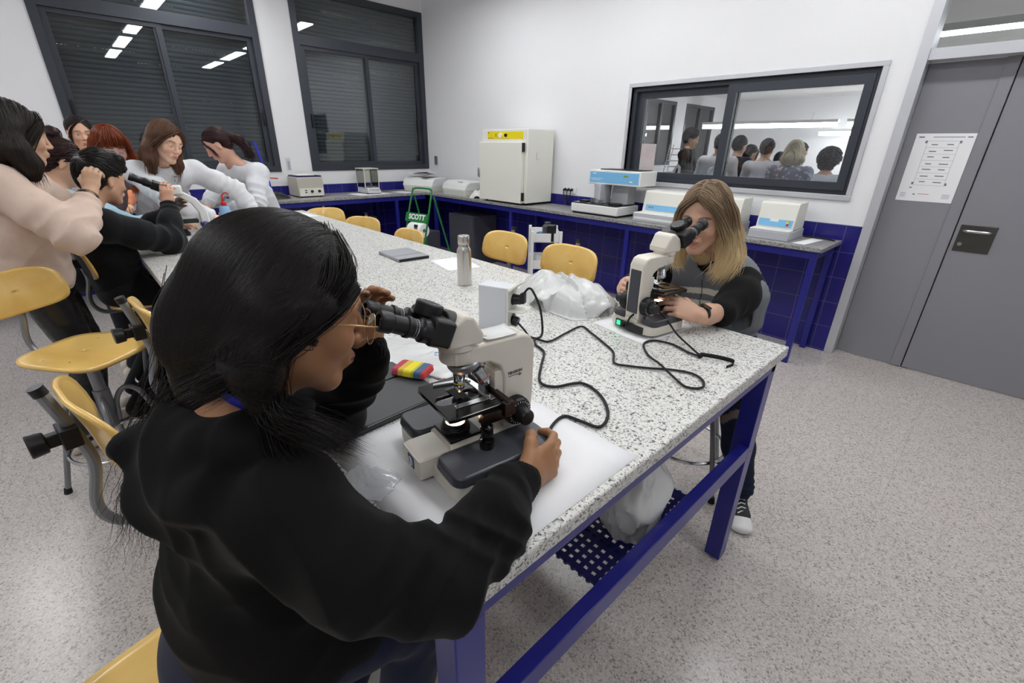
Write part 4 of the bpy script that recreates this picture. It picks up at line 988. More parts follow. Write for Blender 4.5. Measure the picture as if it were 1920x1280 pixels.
# ---------------------------------------------------------------- smooth bodies: signed distances turned into one skin
def nrm(v): v = np.asarray(v, float); return v/(np.linalg.norm(v)+1e-12)
A_ = lambda *v: np.array(v, float)
class Sdf:
    def __init__(s): s.p = []; s.disp = []
    def _add(s, fn, c, r, k, sub=False): s.p.append((fn, np.asarray(c, float), r, k, sub)); return s
    def cap(s, a, b, ra, rb, k=.02, sub=False):
        a, b = np.asarray(a, float), np.asarray(b, float); d = b-a; L2_ = d@d+1e-12
        def fn(P):
            h = np.clip((P-a)@d/L2_, 0, 1); return np.linalg.norm(P-a-h[:, None]*d, axis=1)-(ra+(rb-ra)*h)
        return s._add(fn, (a+b)/2, np.sqrt(L2_)/2+max(ra, rb), k, sub)
    def chain(s, pts, rs, k=.02):
        for i in range(len(pts)-1): s.cap(pts[i], pts[i+1], rs[i], rs[i+1], k)
        return s
    def ell(s, c, r, R=None, k=.02, sub=False):
        c, r = np.asarray(c, float), np.asarray(r, float)
        def fn(P):
            q = P-c
            if R is not None: q = q@R
            k0 = np.linalg.norm(q/r, axis=1); k1 = np.linalg.norm(q/r**2, axis=1)+1e-9
            return k0*(k0-1)/k1
        return s._add(fn, c, r.max(), k, sub)
    def ecap(s, a, b, ra, rb, side, k=.03):
        """tapered limb with an oval section; ra/rb = (half width along side, half depth)"""
        a, b = np.asarray(a, float), np.asarray(b, float); d = b-a; L = np.linalg.norm(d); t = d/L
        u = np.asarray(side, float); u = nrm(u-t*(u@t)); v = np.cross(t, u)
        def fn(P):
            q = P-a; z = q@t; h = np.clip(z/L, 0, 1); au = ra[0]+(rb[0]-ra[0])*h; av = ra[1]+(rb[1]-ra[1])*h
            mn = np.minimum(au, av); e = np.maximum(np.abs(z-L/2)-L/2, 0); x, y = q@u, q@v
            k0 = np.sqrt((x/au)**2+(y/av)**2+(e/mn)**2)+1e-6; k1 = np.sqrt((x/au**2)**2+(y/av**2)**2+(e/mn**2)**2)+1e-6
            return k0*(k0-1)/k1
        return s._add(fn, (a+b)/2, L/2+max(ra+rb), k)
    def eval(s, P, prims=None):
        F = None
        for fn, c, r, k, sub in (s.p if prims is None else prims):
            d = fn(P)
            if F is None: F = d if not sub else np.full(len(P), 1.0); continue
            if sub:
                d = -d; h = np.clip(.5+.5*(F-d)/k, 0, 1) if k > 0 else (F > d)*1.0
                F = d+(F-d)*h+(k*h*(1-h) if k > 0 else 0)
            elif k > 0:
                h = np.clip(.5+.5*(F-d)/k, 0, 1); F = F+(d-F)*h-k*h*(1-h)
            else: F = np.minimum(F, d)
        if F is None: F = np.full(len(P), 1.0)
        for g in s.disp: F = F+g(P)
        return F
    def grad(s, P, e=.002):
        g = np.stack([s.eval(P+np.eye(3)[i]*e)-s.eval(P-np.eye(3)[i]*e) for i in range(3)], 1)
        return g/(np.linalg.norm(g, axis=1)[:, None]+1e-9)
    def mesh(s, h, cut=None, amp=.0):
        lo = np.min([c-r for _, c, r, _, u in s.p if not u], axis=0)-.02-amp; hi = np.max([c+r for _, c, r, _, u in s.p if not u], axis=0)+.02+amp
        if cut is not None: lo = np.maximum(lo, cut[0]); hi = np.minimum(hi, cut[1])
        B = 12; nb = np.ceil((hi-lo)/h/B).astype(int); n = nb*B+1
        F = np.full(n, 1.0, np.float32)
        ctr = np.stack(np.meshgrid(*[lo[i]+(np.arange(nb[i])+.5)*B*h for i in range(3)], indexing='ij'), -1).reshape(-1, 3)
        half = B*h*.87+amp+.006
        D = s.eval(ctr); idx = np.stack(np.unravel_index(np.arange(len(ctr)), nb), 1)
        cs = np.array([c for _, c, _, _, _ in s.p]); rs = np.array([r for _, _, r, _, _ in s.p]); ks = np.array([k for _, _, _, k, _ in s.p])
        loc = np.stack(np.meshgrid(*[np.arange(B+1)]*3, indexing='ij'), -1).reshape(-1, 3)*h
        for c, d, ix in zip(ctr, D, idx):
            i, j, k = ix*B
            if abs(d) > half*1.35:
                F[i:i+B+1, j:j+B+1, k:k+B+1] = np.where(F[i:i+B+1, j:j+B+1, k:k+B+1] == 1.0, np.sign(d)*.5, F[i:i+B+1, j:j+B+1, k:k+B+1])
        for c, d, ix in zip(ctr, D, idx):
            if abs(d) > half*1.35: continue
            i, j, k = ix*B
            near = np.linalg.norm(cs-c, axis=1) < rs+half+ks+.03
            pr = [p for p, q in zip(s.p, near) if q]
            if not pr: continue
            P = loc+(lo+ix*B*h)
            F[i:i+B+1, j:j+B+1, k:k+B+1] = s.eval(P, pr).reshape((B+1,)*3)
        return surfnet(F, lo, h)

def surfnet(F, lo, h):
    S_ = F < 0
    n = np.array(F.shape)
    c = np.zeros(n-1, np.int8)
    for dx in (0, 1):
        for dy in (0, 1):
            for dz in (0, 1): c += S_[dx:n[0]-1+dx, dy:n[1]-1+dy, dz:n[2]-1+dz]
    act = np.argwhere((c > 0) & (c < 8))
    if not len(act): return np.zeros((0, 3)), np.zeros((0, 4), int)
    V = np.zeros((len(act), 3)); W = np.zeros(len(act))
    co = [(0, 0, 0), (1, 0, 0), (0, 1, 0), (1, 1, 0), (0, 0, 1), (1, 0, 1), (0, 1, 1), (1, 1, 1)]
    val = [F[act[:, 0]+a, act[:, 1]+b, act[:, 2]+d_] for a, b, d_ in co]
    for a in range(8):
        for b in range(a+1, 8):
            if bin(a ^ b).count('1') != 1: continue
            va, vb = val[a], val[b]; m = (va < 0) != (vb < 0)
            t = np.where(m, va/(va-vb+1e-12), 0)[:, None]
            p = np.array(co[a])+(np.array(co[b])-np.array(co[a]))*t
            V += p*m[:, None]; W += m
    V = (act+V/W[:, None])*h+lo
    ID = np.full(n-1, -1, np.int32); ID[act[:, 0], act[:, 1], act[:, 2]] = np.arange(len(act))
    Q = []
    for ax in range(3):
        sl = [slice(None)]*3; sl2 = list(sl); sl[ax] = slice(0, -1); sl2[ax] = slice(1, None)
        a_, b_ = S_[tuple(sl)], S_[tuple(sl2)]
        for e, flip in ((a_ & ~b_, False), (~a_ & b_, True)):
            E_ = np.argwhere(e); u, v = [(1, 2), (2, 0), (0, 1)][ax]
            ok = (E_[:, u] > 0) & (E_[:, v] > 0) & (E_[:, u] < n[u]-1) & (E_[:, v] < n[v]-1); E_ = E_[ok]
            def g(du, dv):
                q = E_.copy(); q[:, u] -= du; q[:, v] -= dv; return ID[q[:, 0], q[:, 1], q[:, 2]]
            q = np.stack([g(1, 1), g(0, 1), g(0, 0), g(1, 0)], 1)
            q = q[(q >= 0).all(1)]
            Q.append(q[:, ::-1] if flip else q)
    return V, np.concatenate(Q)

def np_mesh(name, V, Q, m, parent=None, tone=None, smooth=True):
    me = bpy.data.meshes.new(name); k = Q.shape[1]
    me.vertices.add(len(V)); me.vertices.foreach_set('co', np.ascontiguousarray(V, np.float32).ravel())
    me.loops.add(len(Q)*k); me.loops.foreach_set('vertex_index', np.ascontiguousarray(Q, np.int32).ravel())
    me.polygons.add(len(Q)); me.polygons.foreach_set('loop_start', np.arange(0, len(Q)*k, k, dtype=np.int32))
    if smooth: me.polygons.foreach_set('use_smooth', np.ones(len(Q), bool))
    me.update(calc_edges=True); me.validate()
    if tone is not None:
        a = me.color_attributes.new('tone', 'FLOAT_COLOR', 'POINT'); c = np.ones((len(V), 4), np.float32); c[:, :3] = tone; a.data.foreach_set('color', c.ravel())
    me.materials.append(m)
    o = bpy.data.objects.new(name, me); COL.objects.link(o)
    if parent: o.parent = parent
    return o
LIN = lambda rgb: np.array(srgb(rgb))
def noise(seed, scale, n=7):
    r = np.random.RandomState(seed); K = r.normal(size=(n, 3))*scale; ph = r.uniform(0, 6.28, n); K2 = r.normal(size=(n, 3))*scale*.5; p2 = r.uniform(0, 6.28, n)
    return lambda P: sum(np.sin(P@K[i]+ph[i]+1.6*np.sin(P@K2[i]+p2[i])) for i in range(n))/n**.5*.8
def folds(seed, amp, scale, axis=None, along=.25):
    """cloth folds: ridges running across `axis`"""
    r = np.random.RandomState(seed); t = nrm(axis) if axis is not None else None
    f = noise(seed+1, scale*.5, 6)
    if t is None:
        g = noise(seed, scale, 7); return lambda P: amp*(g(P)*.6+.6*(1-2*np.abs(np.sin(2.2*f(P)))))
    def fn(P):
        z = P@t; q = f(P*.8); return amp*(np.sin(z*scale*2.2+3.0*q)*(.5+.5*f(P+.3)))
    return fn
def local_fold(center, rad, amp, scale, axis, seed):
    """folds gathered round a joint"""
    c = np.asarray(center, float); t = nrm(axis); f = noise(seed, 14, 6)
    def fn(P):
        w = np.exp(-((P-c)**2).sum(1)/rad**2)
        return -amp*w*(1-1.6*np.abs(np.sin((P-c)@t*scale+1.4*f(P))))
    return fn

def basis(fwd, up):
    f = nrm(fwd); u = nrm(np.asarray(up, float)-f*np.dot(up, f)); r = np.cross(f, u)
    return np.stack([r, f, u], 1)      # columns right, forward, up
# ---- head in local axes: x right, y forward, z up; origin between the ears at eye level
def head_prims(S0, c, R, sc=1., male=False, ears=True, nose=1., mouth=True, k=1.):
    c = np.asarray(c, float)
    W = lambda x, y, z: c+R@(np.array([x, y, z])*sc)
    e = lambda p, r, kk=.02, sub=False, RR=None: S0.ell(W(*p), np.array(r)*sc, R if RR is None else R@RR, kk*sc*k, sub)
    cp = lambda a, b, ra, rb, kk=.012, sub=False: S0.cap(W(*a), W(*b), ra*sc, rb*sc, kk*sc*k, sub)
    e((0, -.012, .040), (.073, .094, .080))
    e((0, .030, .005), (.063, .056, .070), .03)
    e((0, .030, -.045), (.052, .052, .060), .03)
    cp((-.045, .004, -.050), (-.012, .060, -.096), .016, .014, .03); cp((.045, .004, -.050), (.012, .060, -.096), .016, .014, .03)
    cp((-.010, .066, -.098), (.010, .066, -.098), .0135, .0135, .022)
    for s in (-1, 1):
        e((s*.036, .060, -.024), (.022, .020, .020), .02)
        cp((s*.012, .083, .024), (s*.044, .072, .022), .0075, .006, .016)
        e((s*.031, .094, .003), (.019, .015, .012), .014, True)
        e((s*.031, .0705, .003), (.0142, .0142, .0135), .004)
        if ears:
            e((s*.075, -.008, -.004), (.0075, .018, .030), .008); e((s*.083, -.002, .0), (.006, .009, .017), .005, True); e((s*.078, -.012, -.03), (.006, .009, .011), .008)
    cp((0, .086, .018), (0, .108*nose, -.027), .0062, .0092, .012)
    for s in (-1, 1): e((s*.0115, .0955, -.031), (.0085, .010, .0075), .008)
    if mouth:
        e((0, .083, -.062), (.026, .014, .020), .012)
        e((0, .0945, -.0575), (.019, .0065, .0048), .005); e((0, .0935, -.0665), (.0165, .007, .0055), .005)
        cp((-.021, .0925, -.0618), (.021, .0925, -.0618), .0016, .0016, .003, True)
        e((0, .088, -.080), (.014, .007, .006), .008, True)
    return W
def face_tone(V, c, R, sc, skin, lips=(170, 92, 88), brow=(50, 36, 28), lid=True, eye=False, shade=None):
    q = (V-np.asarray(c))@R/sc
    C_ = np.tile(LIN(skin), (len(V), 1))
    def blend(m, rgb): 
        m = np.clip(m, 0, 1)[:, None]; C_[:] = C_*(1-m)+LIN(rgb)*m
    front = q[:, 1] > .05
    blend(front*np.clip(1.6-((q[:, 0]/.020)**2+((q[:, 2]+.062)/.0088)**2), 0, 1)*.85, lips)
    cheek = np.exp(-(((np.abs(q[:, 0])-.042)/.02)**2+((q[:, 2]+.03)/.02)**2))*front; blend(cheek*.25, (206, 120, 100))
    blend(np.exp(-((q[:, 0]/.014)**2+((q[:, 2]+.03)/.014)**2))*front*.15, (206, 120, 104))
    ax = np.abs(q[:, 0]); bz = .0265+.003*np.cos((ax-.03)/.02*1.5)
    blend(front*np.clip(2-((ax-.031)/.0185)**4-((q[:, 2]-bz)/.0040)**2, 0, 1)*.8, brow)
    if eye:
        m = front*(np.clip(1.5-((ax-.031)/.0125)**2-((q[:, 2]-.002)/.0052)**2, 0, 1)); blend(m, (225, 220, 216))
        m = front*(np.clip(1.5-((ax-.031)/.0058)**2-((q[:, 2]-.002)/.0052)**2, 0, 1)); blend(m, (50, 34, 26))
        blend(front*np.clip(1.3-((ax-.031)/.0145)**2-((q[:, 2]-.0078)/.0016)**2, 0, 1), brow)
    else:
        blend(front*np.clip(1.4-((ax-.031)/.0145)**2-((q[:, 2]+.0042+.06*(ax-.031)**2/.0145)/.0017)**2, 0, 1)*.9, brow)
    return C_
# ---- hand: wrist w, unit dir d to the knuckles, palm normal n (out of the palm), thumb side s
def hand_prims(S0, w, d, n, thumb, curl=(.5, .5, .5, .5), spread=.0, sc=1., tcurl=.3, fan=None):
    d = nrm(d); n = nrm(np.asarray(n, float)-d*np.dot(n, d)); s = np.cross(d, n); s = s if np.dot(s, thumb) > 0 else -s
    w = np.asarray(w, float); tips = []
    S0.ecap(w-d*.02, w+d*.03*sc, (.026*sc, .018*sc), (.034*sc, .0145*sc), s, .015)
    S0.ecap(w+d*.03*sc, w+d*.078*sc, (.035*sc, .0145*sc), (.040*sc, .012*sc), s, .015)
    L = (.072, .080, .075, .060); off = (.029, .0095, -.0105, -.0295); kn = (.086, .090, .086, .077)
    for i in range(4):
        p = w+d*kn[i]*sc+s*off[i]*sc; cu = curl[i]; a = 0; r = .0088 if i < 3 else .0080
        sp = (off[i]*spread*8)
        dd = nrm(d+s*sp); pts = [w+d*.05*sc+s*off[i]*.8*sc, p]; seg = (.45, .31, .24)
        for j in range(3):
            a += cu*(.9, 1.15, .8)[j]; v = dd*math.cos(a)+n*math.sin(a); p = p+v*L[i]*seg[j]*sc; pts.append(p)
        S0.chain(pts, [r*1.0*sc, r*1.05*sc, r*.98*sc, r*.9*sc, r*.78*sc], .004)
        tips.append(pts[-1])
    tb = w+d*.018*sc+s*.022*sc; t1 = tb+nrm(d*.75+s*.55+n*.35)*.042*sc; t2 = t1+nrm(d*(.9)+s*(.25-tcurl*.5)+n*(.3+tcurl))*.032*sc; t3 = t2+nrm(d*.9+s*(.1-tcurl*.8)+n*(.3+tcurl*1.2))*.026*sc
    S0.chain([tb, t1, t2, t3], [.014*sc, .0115*sc, .0105*sc, .0085*sc], .008); tips.append(t3)
    return tips
# ---- hair strands combed down over a distance field
def comb(S0, roots, dirs, n, step, lift, rng, curl=.0, gravity=(0, 0, -1), stick=.6, flow=None, gw=.28):
    P = np.array(roots, float); D = np.array(dirs, float)
    for _ in range(4): f = S0.eval(P); P = P-S0.grad(P, .003)*(f-lift*.5)[:, None]
    out = [P.copy()]; g = np.asarray(gravity, float)
    for i in range(n):
        N_ = S0.grad(P, .003); f = S0.eval(P)
        ge = gw+(1-np.clip(1-(f-lift)/.03, 0, 1))[:, None]*.35; D = D*(1-ge)+g*ge+rng.normal(size=P.shape)*curl
        if flow is not None: D = D+flow(P)*.3
        near = np.clip(1-(f-lift)/.03, 0, 1)[:, None]
        D = D-N_*(D*N_).sum(1)[:, None]*near
        D /= np.linalg.norm(D, axis=1)[:, None]+1e-9
        P = P+D*step
        f = S0.eval(P); N_ = S0.grad(P, .003)
        P = P-N_*((f-lift)*near[:, 0]*stick)[:, None]
        P = np.where((f < lift*.3)[:, None], P-N_*(f-lift)[:, None], P)
        out.append(P.copy())
    return np.stack(out, 1)     # strands x points x 3
def ribbons(paths, width, rng, color_fn=None, taper=True):
    """strands as thin three sided tubes"""
    n, m, _ = paths.shape
    T_ = np.gradient(paths, axis=1); T_ /= np.linalg.norm(T_, axis=2)[..., None]+1e-9
    ref = rng.normal(size=(n, 1, 3)); X = np.cross(T_, np.broadcast_to(ref, T_.shape)); X /= np.linalg.norm(X, axis=2)[..., None]+1e-9; Y = np.cross(T_, X)
    t = np.linspace(0, 1, m); w = width*(np.minimum(1, (1-t)*3+.12) if taper else np.ones(m))
    w = w[None, :, None]*rng.uniform(.7, 1.3, size=(n, 1, 1))
    ring = [paths+X*w*math.cos(a)+Y*w*math.sin(a) for a in (0, 2.094, 4.189)]
    V = np.stack(ring, 2)        # n,m,3,3
    idx = np.arange(n*m*3).reshape(n, m, 3); Q = []
    for k in range(3):
        a = idx[:, :-1, k]; b = idx[:, :-1, (k+1) % 3]; c = idx[:, 1:, (k+1) % 3]; d = idx[:, 1:, k]; Q.append(np.stack([a, b, c, d], -1).reshape(-1, 4))
    return V.reshape(-1, 3), np.concatenate(Q)
def hair_object(S_vol, h, strands, width, rng, rgb, parent, tipcol=None, tipfn=None, vis=.12, amp=.004, volmesh=True, name='hair'):
    Vs = []; Qs = []; Cs = []; off = 0
    if volmesh:
        V, Q = S_vol.mesh(h, amp=amp); Vs.append(V); Qs.append(Q); off = len(V)
        c = np.tile(LIN(rgb)*.8, (len(V), 1))
        if tipfn is not None: w = tipfn(V)[:, None]; c = c*(1-w)+LIN(tipcol)*w*.9
        Cs.append(c)
    if strands is not None:
        for st in strands:
            n, m, _ = st.shape
            V, Q = ribbons(st, width, rng); var = rng.uniform(1-vis, 1+vis, size=(n, 1, 1))
            c = np.broadcast_to(LIN(rgb)*var, (n, m, 3)).reshape(n, m, 1, 3).repeat(3, 2).reshape(-1, 3)
            if tipfn is not None:
                w = tipfn(V)[:, None]; c = c*(1-w)+LIN(tipcol)*w
            Vs.append(V); Qs.append(Q+off); Cs.append(c); off += len(V)
    return np_mesh(name, np.concatenate(Vs), np.concatenate(Qs), M_HAIR, parent, np.concatenate(Cs))
def person_root(lab, loc, group=None): return thing('person', lab, 'person', loc, 0, group)
def put(o, root):
    o.parent = root; o.location = (-root.location.x, -root.location.y, -root.location.z); return o
# ---------------------------------------------------------------- girl in the black hoodie
def girl_hoodie():
    rng = np.random.RandomState(3)
    root = person_root('girl with long black hair and black hoodie bending over the cream microscope', (-.70, -.085, 0))
    c = A_(-.660, .190, 1.297); R = basis((.13, .945, -.29), (.05, .24, .97))
    nb = A_(-.695, .105, 1.145); pel = A_(-.69, .035, .765); ch = A_(-.69, .075, 1.0)
    shR, shL = A_(-.545, .105, 1.06), A_(-.84, .115, 1.065)
    elR, elL = A_(-.395, .235, .955), A_(-.865, .30, .985)
    wrR, wrL = A_(-.452, .462, .972), A_(-.745, .338, 1.17)
    skin = (164, 118, 84)
    b = Sdf(); head_prims(b, c, R)
    b.cap(c+R@A_(0, -.02, -.06), nb, .050, .054, .03); b.ecap(nb, ch, (.09, .045), (.10, .055), (1, 0, 0), .03)
    b.ecap(ch, pel, (.10, .055), (.11, .07), (1, 0, 0), .03)
    for sh, el, wr in ((shR, elR, wrR), (shL, elL, wrL)): b.chain([nb, sh, el, wr], [.045, .048, .038, .026], .03)
    hand_prims(b, wrR, (-.02, 1, .06), (-1, .05, -.25), (0, .2, 1), curl=(.62, .62, .6, .62), tcurl=.55, sc=.98)
    hand_prims(b, wrL, (.10, .02, 1), (1, .15, -.2), (0, -1, .3), curl=(.42, .46, .5, .5), tcurl=.6, sc=.92)
    for s, kn in ((.085, A_(-.575, .30, .655)), (-.085, A_(-.81, .34, .655))): b.chain([pel+A_(s, .02, -.03), kn, kn+A_(0, -.06, -.27)], [.058, .046, .036], .02)
    V, Q = b.mesh(.0028, cut=(A_(-1.1, -.3, .55), A_(0, .8, 1.6)))
    put(np_mesh('body', V, Q, M_SKIN, None, face_tone(V, c, R, 1, skin, lips=(150, 84, 74), brow=(34, 24, 20))), root)
    # hoodie
    g = Sdf()
    g.ecap(pel+A_(0, .0, -.05), A_(-.69, .05, .86), (.168, .118), (.158, .108), (1, 0, 0), .04)
    g.ecap(A_(-.69, .06, .86), A_(-.69, .09, 1.04), (.155, .100), (.156, .092), (1, 0, 0), .05)
    g.ecap(A_(-.69, .085, 1.04), nb-A_(0, 0, .02), (.145, .085), (.085, .06), (1, 0, 0), .05)
    g.cap(shL+A_(.03, 0, 0), shR-A_(.03, 0, 0), .072, .072, .04)
    g.chain([shR, (shR*.45+elR*.55)+A_(.005, -.02, -.01), elR], [.074, .070, .066], .035); g.chain([elR, elR*.45+wrR*.55+A_(.008, 0, .0), wrR-A_(0, .03, .002)], [.064, .056, .045], .03)
    g.chain([shL, shL*.4+elL*.6, elL], [.072, .064, .058], .035); g.chain([elL, elL*.4+wrL*.6, wrL-A_(.012, 0, .03)], [.056, .050, .043], .03)
    g.ecap(pel+A_(0, .03, -.07), pel+A_(0, .05, .02), (.172, .135), (.165, .125), (1, 0, 0), .03); g.cap(pel+A_(.07, .04, -.02), pel+A_(.095, .13, -.02), .098, .085, .03)
    # hood folded on the back, ring round the neck
    ring = [nb+A_(math.cos(a)*.088, math.sin(a)*.075+.012, .012+.03*math.sin(a)) for a in np.radians([60, 20, -20, -60, -90, -120, -160, -200, -240])]
    g.chain(ring, [.026, .032, .038, .044, .046, .046, .044, .036, .028], .015)
    g.ell(A_(-.715, .02, 1.075), (.120, .055, .080), None, .02)
    g.ell(A_(-.79, .02, 1.085), (.060, .048, .045), None, .018)
    g.cap(A_(-.775, .02, 1.115), A_(-.805, -.042, 1.092), .034, .013, .02)
    g.cap(A_(-.60, .03, 1.10), A_(-.73, -.025, 1.03), .040, .032, .02)
    g.cap(nb+A_(.0, .04, -.03), c+R@A_(0, 0, -.09), .060, .062, .012, True)
    g.disp += [local_fold(elR, .10, .010, 62, elR-shR, 1), local_fold(elR*.6+wrR*.4, .09, .009, 58, wrR-elR, 2), local_fold(wrR, .07, .004, 70, wrR-elR, 9), local_fold(elL*.5+wrL*.5, .12, .006, 58, wrL-elL, 3),
               local_fold(shR+A_(0, .02, -.04), .13, .010, 44, A_(.6, .6, .5), 4), local_fold(A_(-.72, .0, 1.07), .14, .013, 34, A_(.35, .2, .9), 5), local_fold(A_(-.66, .0, .84), .16, .005, 36, A_(.3, 0, 1), 6), folds(7, .0022, 16)]
    V, Q = g.mesh(.004, cut=(A_(-1.2, -.4, .66), A_(0, .8, 1.6)), amp=.012)
    put(np_mesh('hoodie', V, Q, m_knit('black fleece', (10, 10, 11), 600, .95, .25, .04)), root)
    for w, e in ((wrR, elR), (wrL, elL)):
        d = nrm(w-e); u = nrm(np.cross(d, (0, 0, 1))); v = np.cross(d, u); cu = Sdf(); cu.cap(w-d*.058, w-d*.004, .041, .036, .0)
        cu.disp.append(lambda P, w=w, u=u, v=v: .0011*np.sin(46*np.arctan2((P-w)@u, (P-w)@v)))
        V, Q = cu.mesh(.0026, amp=.003); put(np_mesh('cuff', V, Q, MATS['black fleece']), root)
    # jeans and shoes
    j = Sdf()
    j.ecap(pel+A_(0, -.01, -.04), pel+A_(0, .02, .04), (.165, .12), (.16, .11), (1, 0, 0), .03)
    for s, kn in ((.085, A_(-.575, .30, .665)), (-.085, A_(-.81, .34, .665))):
        j.chain([pel+A_(s, .02, -.02), kn, kn+A_(0, -.06, -.28), kn+A_(-.01, -.14, -.46)], [.088, .066, .054, .048], .03)
        j.disp.append(local_fold(kn, .1, .004, 60, (0, 1, -.5), 11))
    V, Q = j.mesh(.007, amp=.006); put(np_mesh('jeans', V, Q, m_knit('navy denim', (24, 32, 58), 700, .85, .2, .1)), root)
    for kn in (A_(-.575, .30, .665), A_(-.81, .34, .665)):
        f = Sdf(); a = kn+A_(-.01, -.15, -.50); f.ecap(a+A_(0, -.06, -.02), a+A_(.01, .15, -.035), (.04, .04), (.042, .028), (1, 0, 0), .01); V, Q = f.mesh(.006)
        put(np_mesh('shoe', V, Q, M_WHITEP), root)
    # hair
    W = lambda x, y, z: c+R@A_(x, y, z)
    hv = Sdf()
    hv.ell(W(0, -.022, .044), (.085, .103, .094), R, .02)
    hv.ell(W(-.004, -.062, .0), (.078, .064, .098), R, .035)
    hv.chain([W(-.02, -.08, -.04), A_(-.740, .105, 1.19), A_(-.80, .062, 1.10), A_(-.825, .012, .97)], [.076, .060, .034, .012], .04)
    hv.chain([W(-.06, -.05, -.03), W(-.075, -.05, -.12), A_(-.79, .10, 1.12)], [.036, .034, .02], .03)
    hv.chain([W(.070, -.045, .02), W(.080, -.050, -.05), W(.076, -.035, -.105)], [.032, .026, .016], .03)
    hv.chain([W(.080, .012, .035), W(.081, .0, .0)], [.020, .014], .03)
    lock = [W(.080, -.030, -.06), A_(-.59, .126, 1.215), A_(-.575, .128, 1.185), A_(-.553, .155, 1.168), A_(-.528, .196, 1.130)]
    # carve the face free
    hv.ell(W(0, .100, -.03), (.080, .052, .108), R, .012, True)
    hv.ell(W(.066, .052, -.072), (.052, .052, .062), R, .015, True); hv.ell(W(-.066, .052, -.072), (.052, .052, .062), R, .015, True)
    hv.ell(W(.085, .0, -.012), (.020, .018, .026), R, .01, True)
    V, Q = hv.mesh(.0045)
    # roots over the scalp, parted left of the middle
    n = 8000; u = rng.normal(size=(n*3, 3)); u /= np.linalg.norm(u, axis=1)[:, None]
    q = u*A_(.084, .102, .093)+A_(0, -.022, .044)
    ok = (q[:, 2] > .02+.9*np.maximum(0, q[:, 1]-.02)) | ((q[:, 1] < -.03) & (q[:, 2] > -.02))
    q = q[ok][:n]; part = -.015
    side = np.sign(q[:, 0]-part)
    D = np.stack([side*.42, -.9+0*side, np.full(len(q), -.12)], 1)@R.T
    roots = c+q@R.T
    st = comb(hv, roots, D, 36, .0115, .0022, rng, curl=.006, gravity=nrm((-.16, -.22, -1)), gw=.13)
    # front locks crossing the ear and the loose lock over the shoulder
    def follow(path, cnt, spread, m=30, wild=.004):
        P = np.array([list(p) for p in catmull([Vector(p) for p in path], 8)]); t = np.linspace(0, len(P)-1, m); I = np.clip(t.astype(int), 0, len(P)-2); f = (t-I)[:, None]; C0 = P[I]*(1-f)+P[I+1]*f
        off = rng.normal(size=(cnt, 1, 3))*spread; k = np.linspace(.55, 1.5, m)[None, :, None]
        w = np.cumsum(rng.normal(size=(cnt, m, 3))*wild/3, axis=1)*np.linspace(0, 1, m)[None, :, None]
        return C0[None]+off*k+w
    top = lambda x, y: W(x, y, .046+.094*math.sqrt(max(0, 1-(x/.086)**2-((y+.026)/.106)**2)))
    l1 = follow([top(.0, .04), W(.066, .045, .085), W(.086, .018, .035), W(.088, -.028, -.03), *lock[1:]], 380, .0065)
    l2 = follow([top(.01, .02), W(.078, .02, .075), W(.092, -.01, .02), W(.092, -.045, -.05), A_(-.60, .12, 1.20), A_(-.575, .12, 1.14), A_(-.545, .135, 1.10)], 220, .006)
    l3 = follow([W(.062, .062, .060), W(.083, .035, .035), W(.089, -.002, .005), W(.086, -.05, -.04), W(.06, -.11, -.10)], 420, .007)
    l4 = follow([W(-.02, -.10, .0), A_(-.735, .06, 1.20), A_(-.785, .035, 1.13), A_(-.815, .0, 1.05)], 380, .014)
    fl = []
    fly = follow([W(-.03, -.12, .02), A_(-.775, .06, 1.22), A_(-.81, .03, 1.12), A_(-.835, -.015, 1.0), A_(-.825, -.045, .925)], 320, .016, wild=.012)
    o = hair_object(hv, .0045, [st, l1, l2, l3, l4, fly]+fl, .0005, rng, (22, 17, 16), None, vis=.4, amp=.002)
    put(o, root)
    # lanyard round the neck
    nc = A_(-.668, .139, 1.196); L = thing('lanyard', 'royal blue lanyard strap around the neck of the girl in the black hoodie', 'lanyard', tuple(nb))
    pth = [nc+A_(math.cos(a)*.0585, math.sin(a)*.0585, -.006-.022*math.sin(a)-.012*math.cos(a)-.03*max(0, math.sin(a))) for a in np.radians(np.linspace(-215, 60, 24))]
    m = MB(); m.grid([[tuple(p+A_(0, 0, w)-nb) for w in (-.0085, 0, .0085)] for p in pth]); m.build('strap', mat('royal blue ribbon', (38, 44, 190), .5), L, solid=.0012)
    # glasses
    G = thing('eyeglasses', 'thin gold rimmed eyeglasses on the girl in the black hoodie', 'glasses', tuple(W(0, .1, 0)))
    o0 = W(0, .1, 0); X = lambda x, y, z: tuple(W(x, y, z)-o0)
    rim = MB(); gl = MB()
    for s in (-1, 1):
        P = []
        for k in range(28):
            a = 2*PI*k/28; ca, sa = math.cos(a), math.sin(a); rr = 1+.10*math.cos(2*a+.6*s)
            P.append(X(s*.033+ca*.0255*rr, .1105-abs(s*.033+ca*.0255)**2*2.2, -.004+sa*.0225*(1.0 if sa > 0 else 1.08)))
        rim.tube(P, .0009, 6, closed=True); gl.add(P, [tuple(range(28))])
        q = MB().tube([X(s*.059, .1035, .008), X(s*.071, .098, .010), X(s*.079, .05, .012), X(s*.0815, .005, .012)], .0011, 6, smooth=3); q.build('temple', mat('gold wire', (206, 170, 120), .25, 1), G)
        q = MB().tube([X(s*.080, .035, .012), X(s*.0825, -.005, .010), X(s*.083, -.02, -.012)], .0017, 6, smooth=3); q.build('temple_tip', M_BLACKP, G)
    rim.tube([X(-.0085, .112, .002), X(0, .1145, .0045), X(.0085, .112, .002)], .0009, 6, smooth=3); rim.tube([X(-.012, .111, .014), X(0, .112, .0155), X(.012, .111, .014)], .0008, 6, smooth=3)
